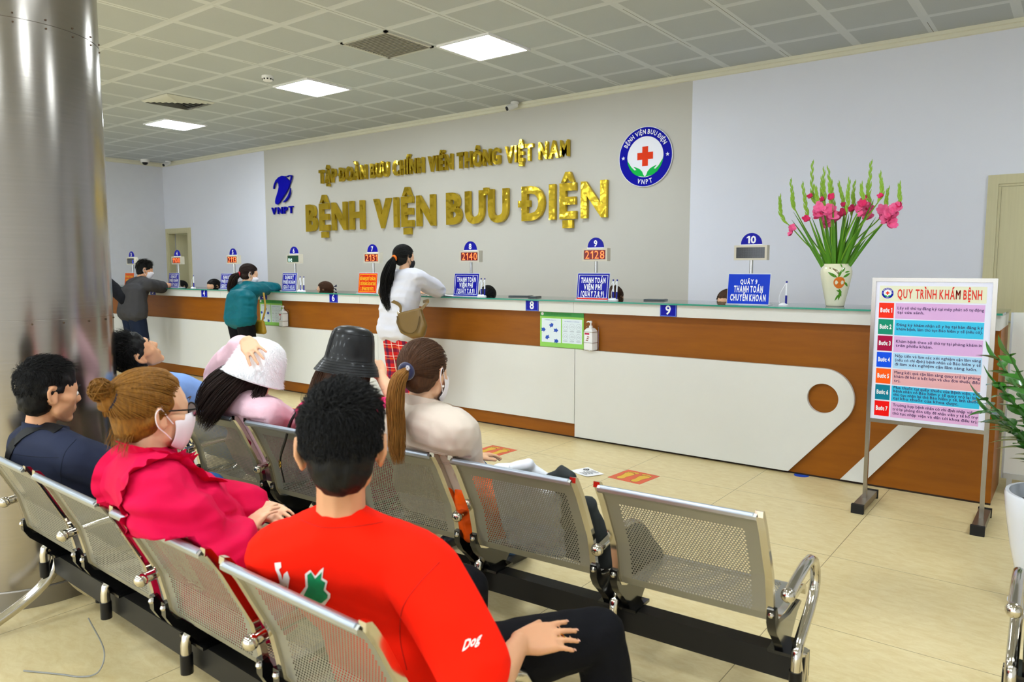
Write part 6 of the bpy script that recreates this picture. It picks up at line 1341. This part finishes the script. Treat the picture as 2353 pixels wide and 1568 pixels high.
# staff sitting behind the counter: only the tops of their heads show
def staff(px, py, label, hm, Y=6.05, tie=(0, -.95, -.2), yaw=PI, pitch=-.25, extra=None):
    c = at(px, py, Y=Y); loc = (c.x, c.y+.05); J = dict(pelvis=(c.x, c.y+.12, .52), neck=(c.x, c.y+.06, c.z-.20), shL=(c.x+.17, c.y+.06, c.z-.26), shR=(c.x-.17, c.y+.06, c.z-.26), skull=(c.x, c.y+.02, c.z-.08), elR=(c.x-.23, c.y-.05, .82), wrR=(c.x-.08, c.y-.18, .80), elL=(c.x+.23, c.y-.05, .82), wrL=(c.x+.08, c.y-.18, .80), hipL=(c.x+.085, c.y+.12, .51), hipR=(c.x-.085, c.y+.12, .51))
    J['hdR'] = Vector((.5, -.8, 0)); J['hdL'] = Vector((-.5, -.8, 0))
    for q, x in (('L', .1), ('R', -.1)): J['kn'+q] = (c.x+x, c.y-.24, .50); J['an'+q] = (c.x+x, c.y-.22, .09)
    F = Frame(c, yaw=yaw, pitch=pitch); t, J = stander(label, loc, J, F, SKINP, .92, .010); blob('uniform', trunk(J, .025, .95)+sleeve(J, 'R', .025, 1.9)+sleeve(J, 'L', .025, 1.9), cloth('staff_blouse', 'c9d3e6'), t, .013, 2)
    combed_hair(F, t, hm, tie, n=420, seed=70+int(px), w=.0024, low=-.3); m = MB()
    for s in (-1, 1): m.tube([F(s*x, y, z)-t.location for x, y, z in ((.016, .096, .018), (.034, .094, .024), (.052, .08, .018))], [.0015, .003, .001], 6); m.ball(F(s*.032, .081, -.006)-t.location, .0065, 8)
    m.build('brows_and_eyes', EYED, t)
    if extra: extra(F, t)
def ribbon_bow(F, t):
    m = MB(); p = F(.02, -.11, .03)-t.location
    for a in (-.5, .3): d = Vector((math.cos(a), .1, math.sin(a)))*.07; m.add([p, p+d+Vector((0, 0, .018)), p+d*1.1-Vector((0, 0, .012))], [(0, 1, 2)])
    m.build('ribbon', mat('navy_ribbon', '141a3c', r=.6), t, 0)
staff(745, 668, 'person behind the counter with brown hair and a dark ribbon, only forehead showing', BROWNH, yaw=2.05, pitch=-.08, extra=ribbon_bow)
staff(490, 660, 'person behind the counter with a black fringe between the two registration notices', BLACKH)
staff(1120, 684, 'person with black hair bent low behind the notice under board 8', BLACKH, pitch=-.7)
staff(1410, 688, 'person with brown hair behind the pens by board 9', BROWNH, pitch=-.7)
staff(1670, 698, 'person with brown hair half hidden by the bright blue notice', BROWNH)
staff(415, 662, 'person with long black hair in front of the half-open door', BLACKH, Y=6.2)
# ---- things left on the second bench
t = thing('orange_bag', 'crumpled orange plastic bag standing on the bench beside the cream jacket', 'bag', (-1.83, 2.16, .39))
blob('sack', [[((-1.84, 2.12, .44), .05), ((-1.82, 2.26, .46), .06), ((-1.80, 2.06, .62), .045), ((-1.76, 2.22, .60), .05), ((-1.70, 2.20, .48), .06)], [((-1.79, 2.10, .66), .03), ((-1.74, 2.2, .66), .03)]], mat('orange_plastic', 'f25a0a', r=.35, var=.08, bump=.6, bsc=18, dist=.01), t, .008, 2, .014, 12, fold=.5)
t = thing('white_cloth_bag', 'white fabric bag lying on the bench behind the perforated back, beside a dark jacket', 'bag', (-1.55, 2.2, .39))
blob('sack', [[((-1.62, 2.16, .46), .06), ((-1.46, 2.18, .46), .06), ((-1.62, 2.03, .72), .03), ((-1.50, 2.05, .74), .03), ((-1.44, 2.10, .66), .05)], [((-1.52, 2.08, .745), .02), (dp(1215, 1066, 2.52), .016), (dp(1180, 1075, 2.56), .016)]], mat('white_canvas', 'dfe2ea', r=.85, var=.03, bump=.3, bsc=20, dist=.006), t, .007, 2, .010, 14, fold=.4)
t = thing('dark_jacket', 'folded dark grey jacket on the bench, one corner poking above the backrest', 'jacket', (-1.33, 2.2, .39))
blob('cloth', [[((-1.42, 2.2, .44), .045), ((-1.27, 2.2, .44), .045), ((-1.40, 2.12, .62), .03), ((-1.30, 2.12, .64), .03)], [((-1.36, 2.10, .66), .03), (dp(1290, 1078, 2.45), .012), (dp(1262, 1096, 2.48), .014), (dp(1315, 1095, 2.42), .012)], [((-1.28, 2.2, .5), .04), ((-1.20, 2.3, .52), .03), ((-1.19, 2.42, .40), .025), ((-1.20, 2.3, .42), .02)]], mat('dark_fabric', '2b2f30', r=.85, var=.1, bump=.4, bsc=20, dist=.006), t, .007, 2, .008, 12, fold=.3)
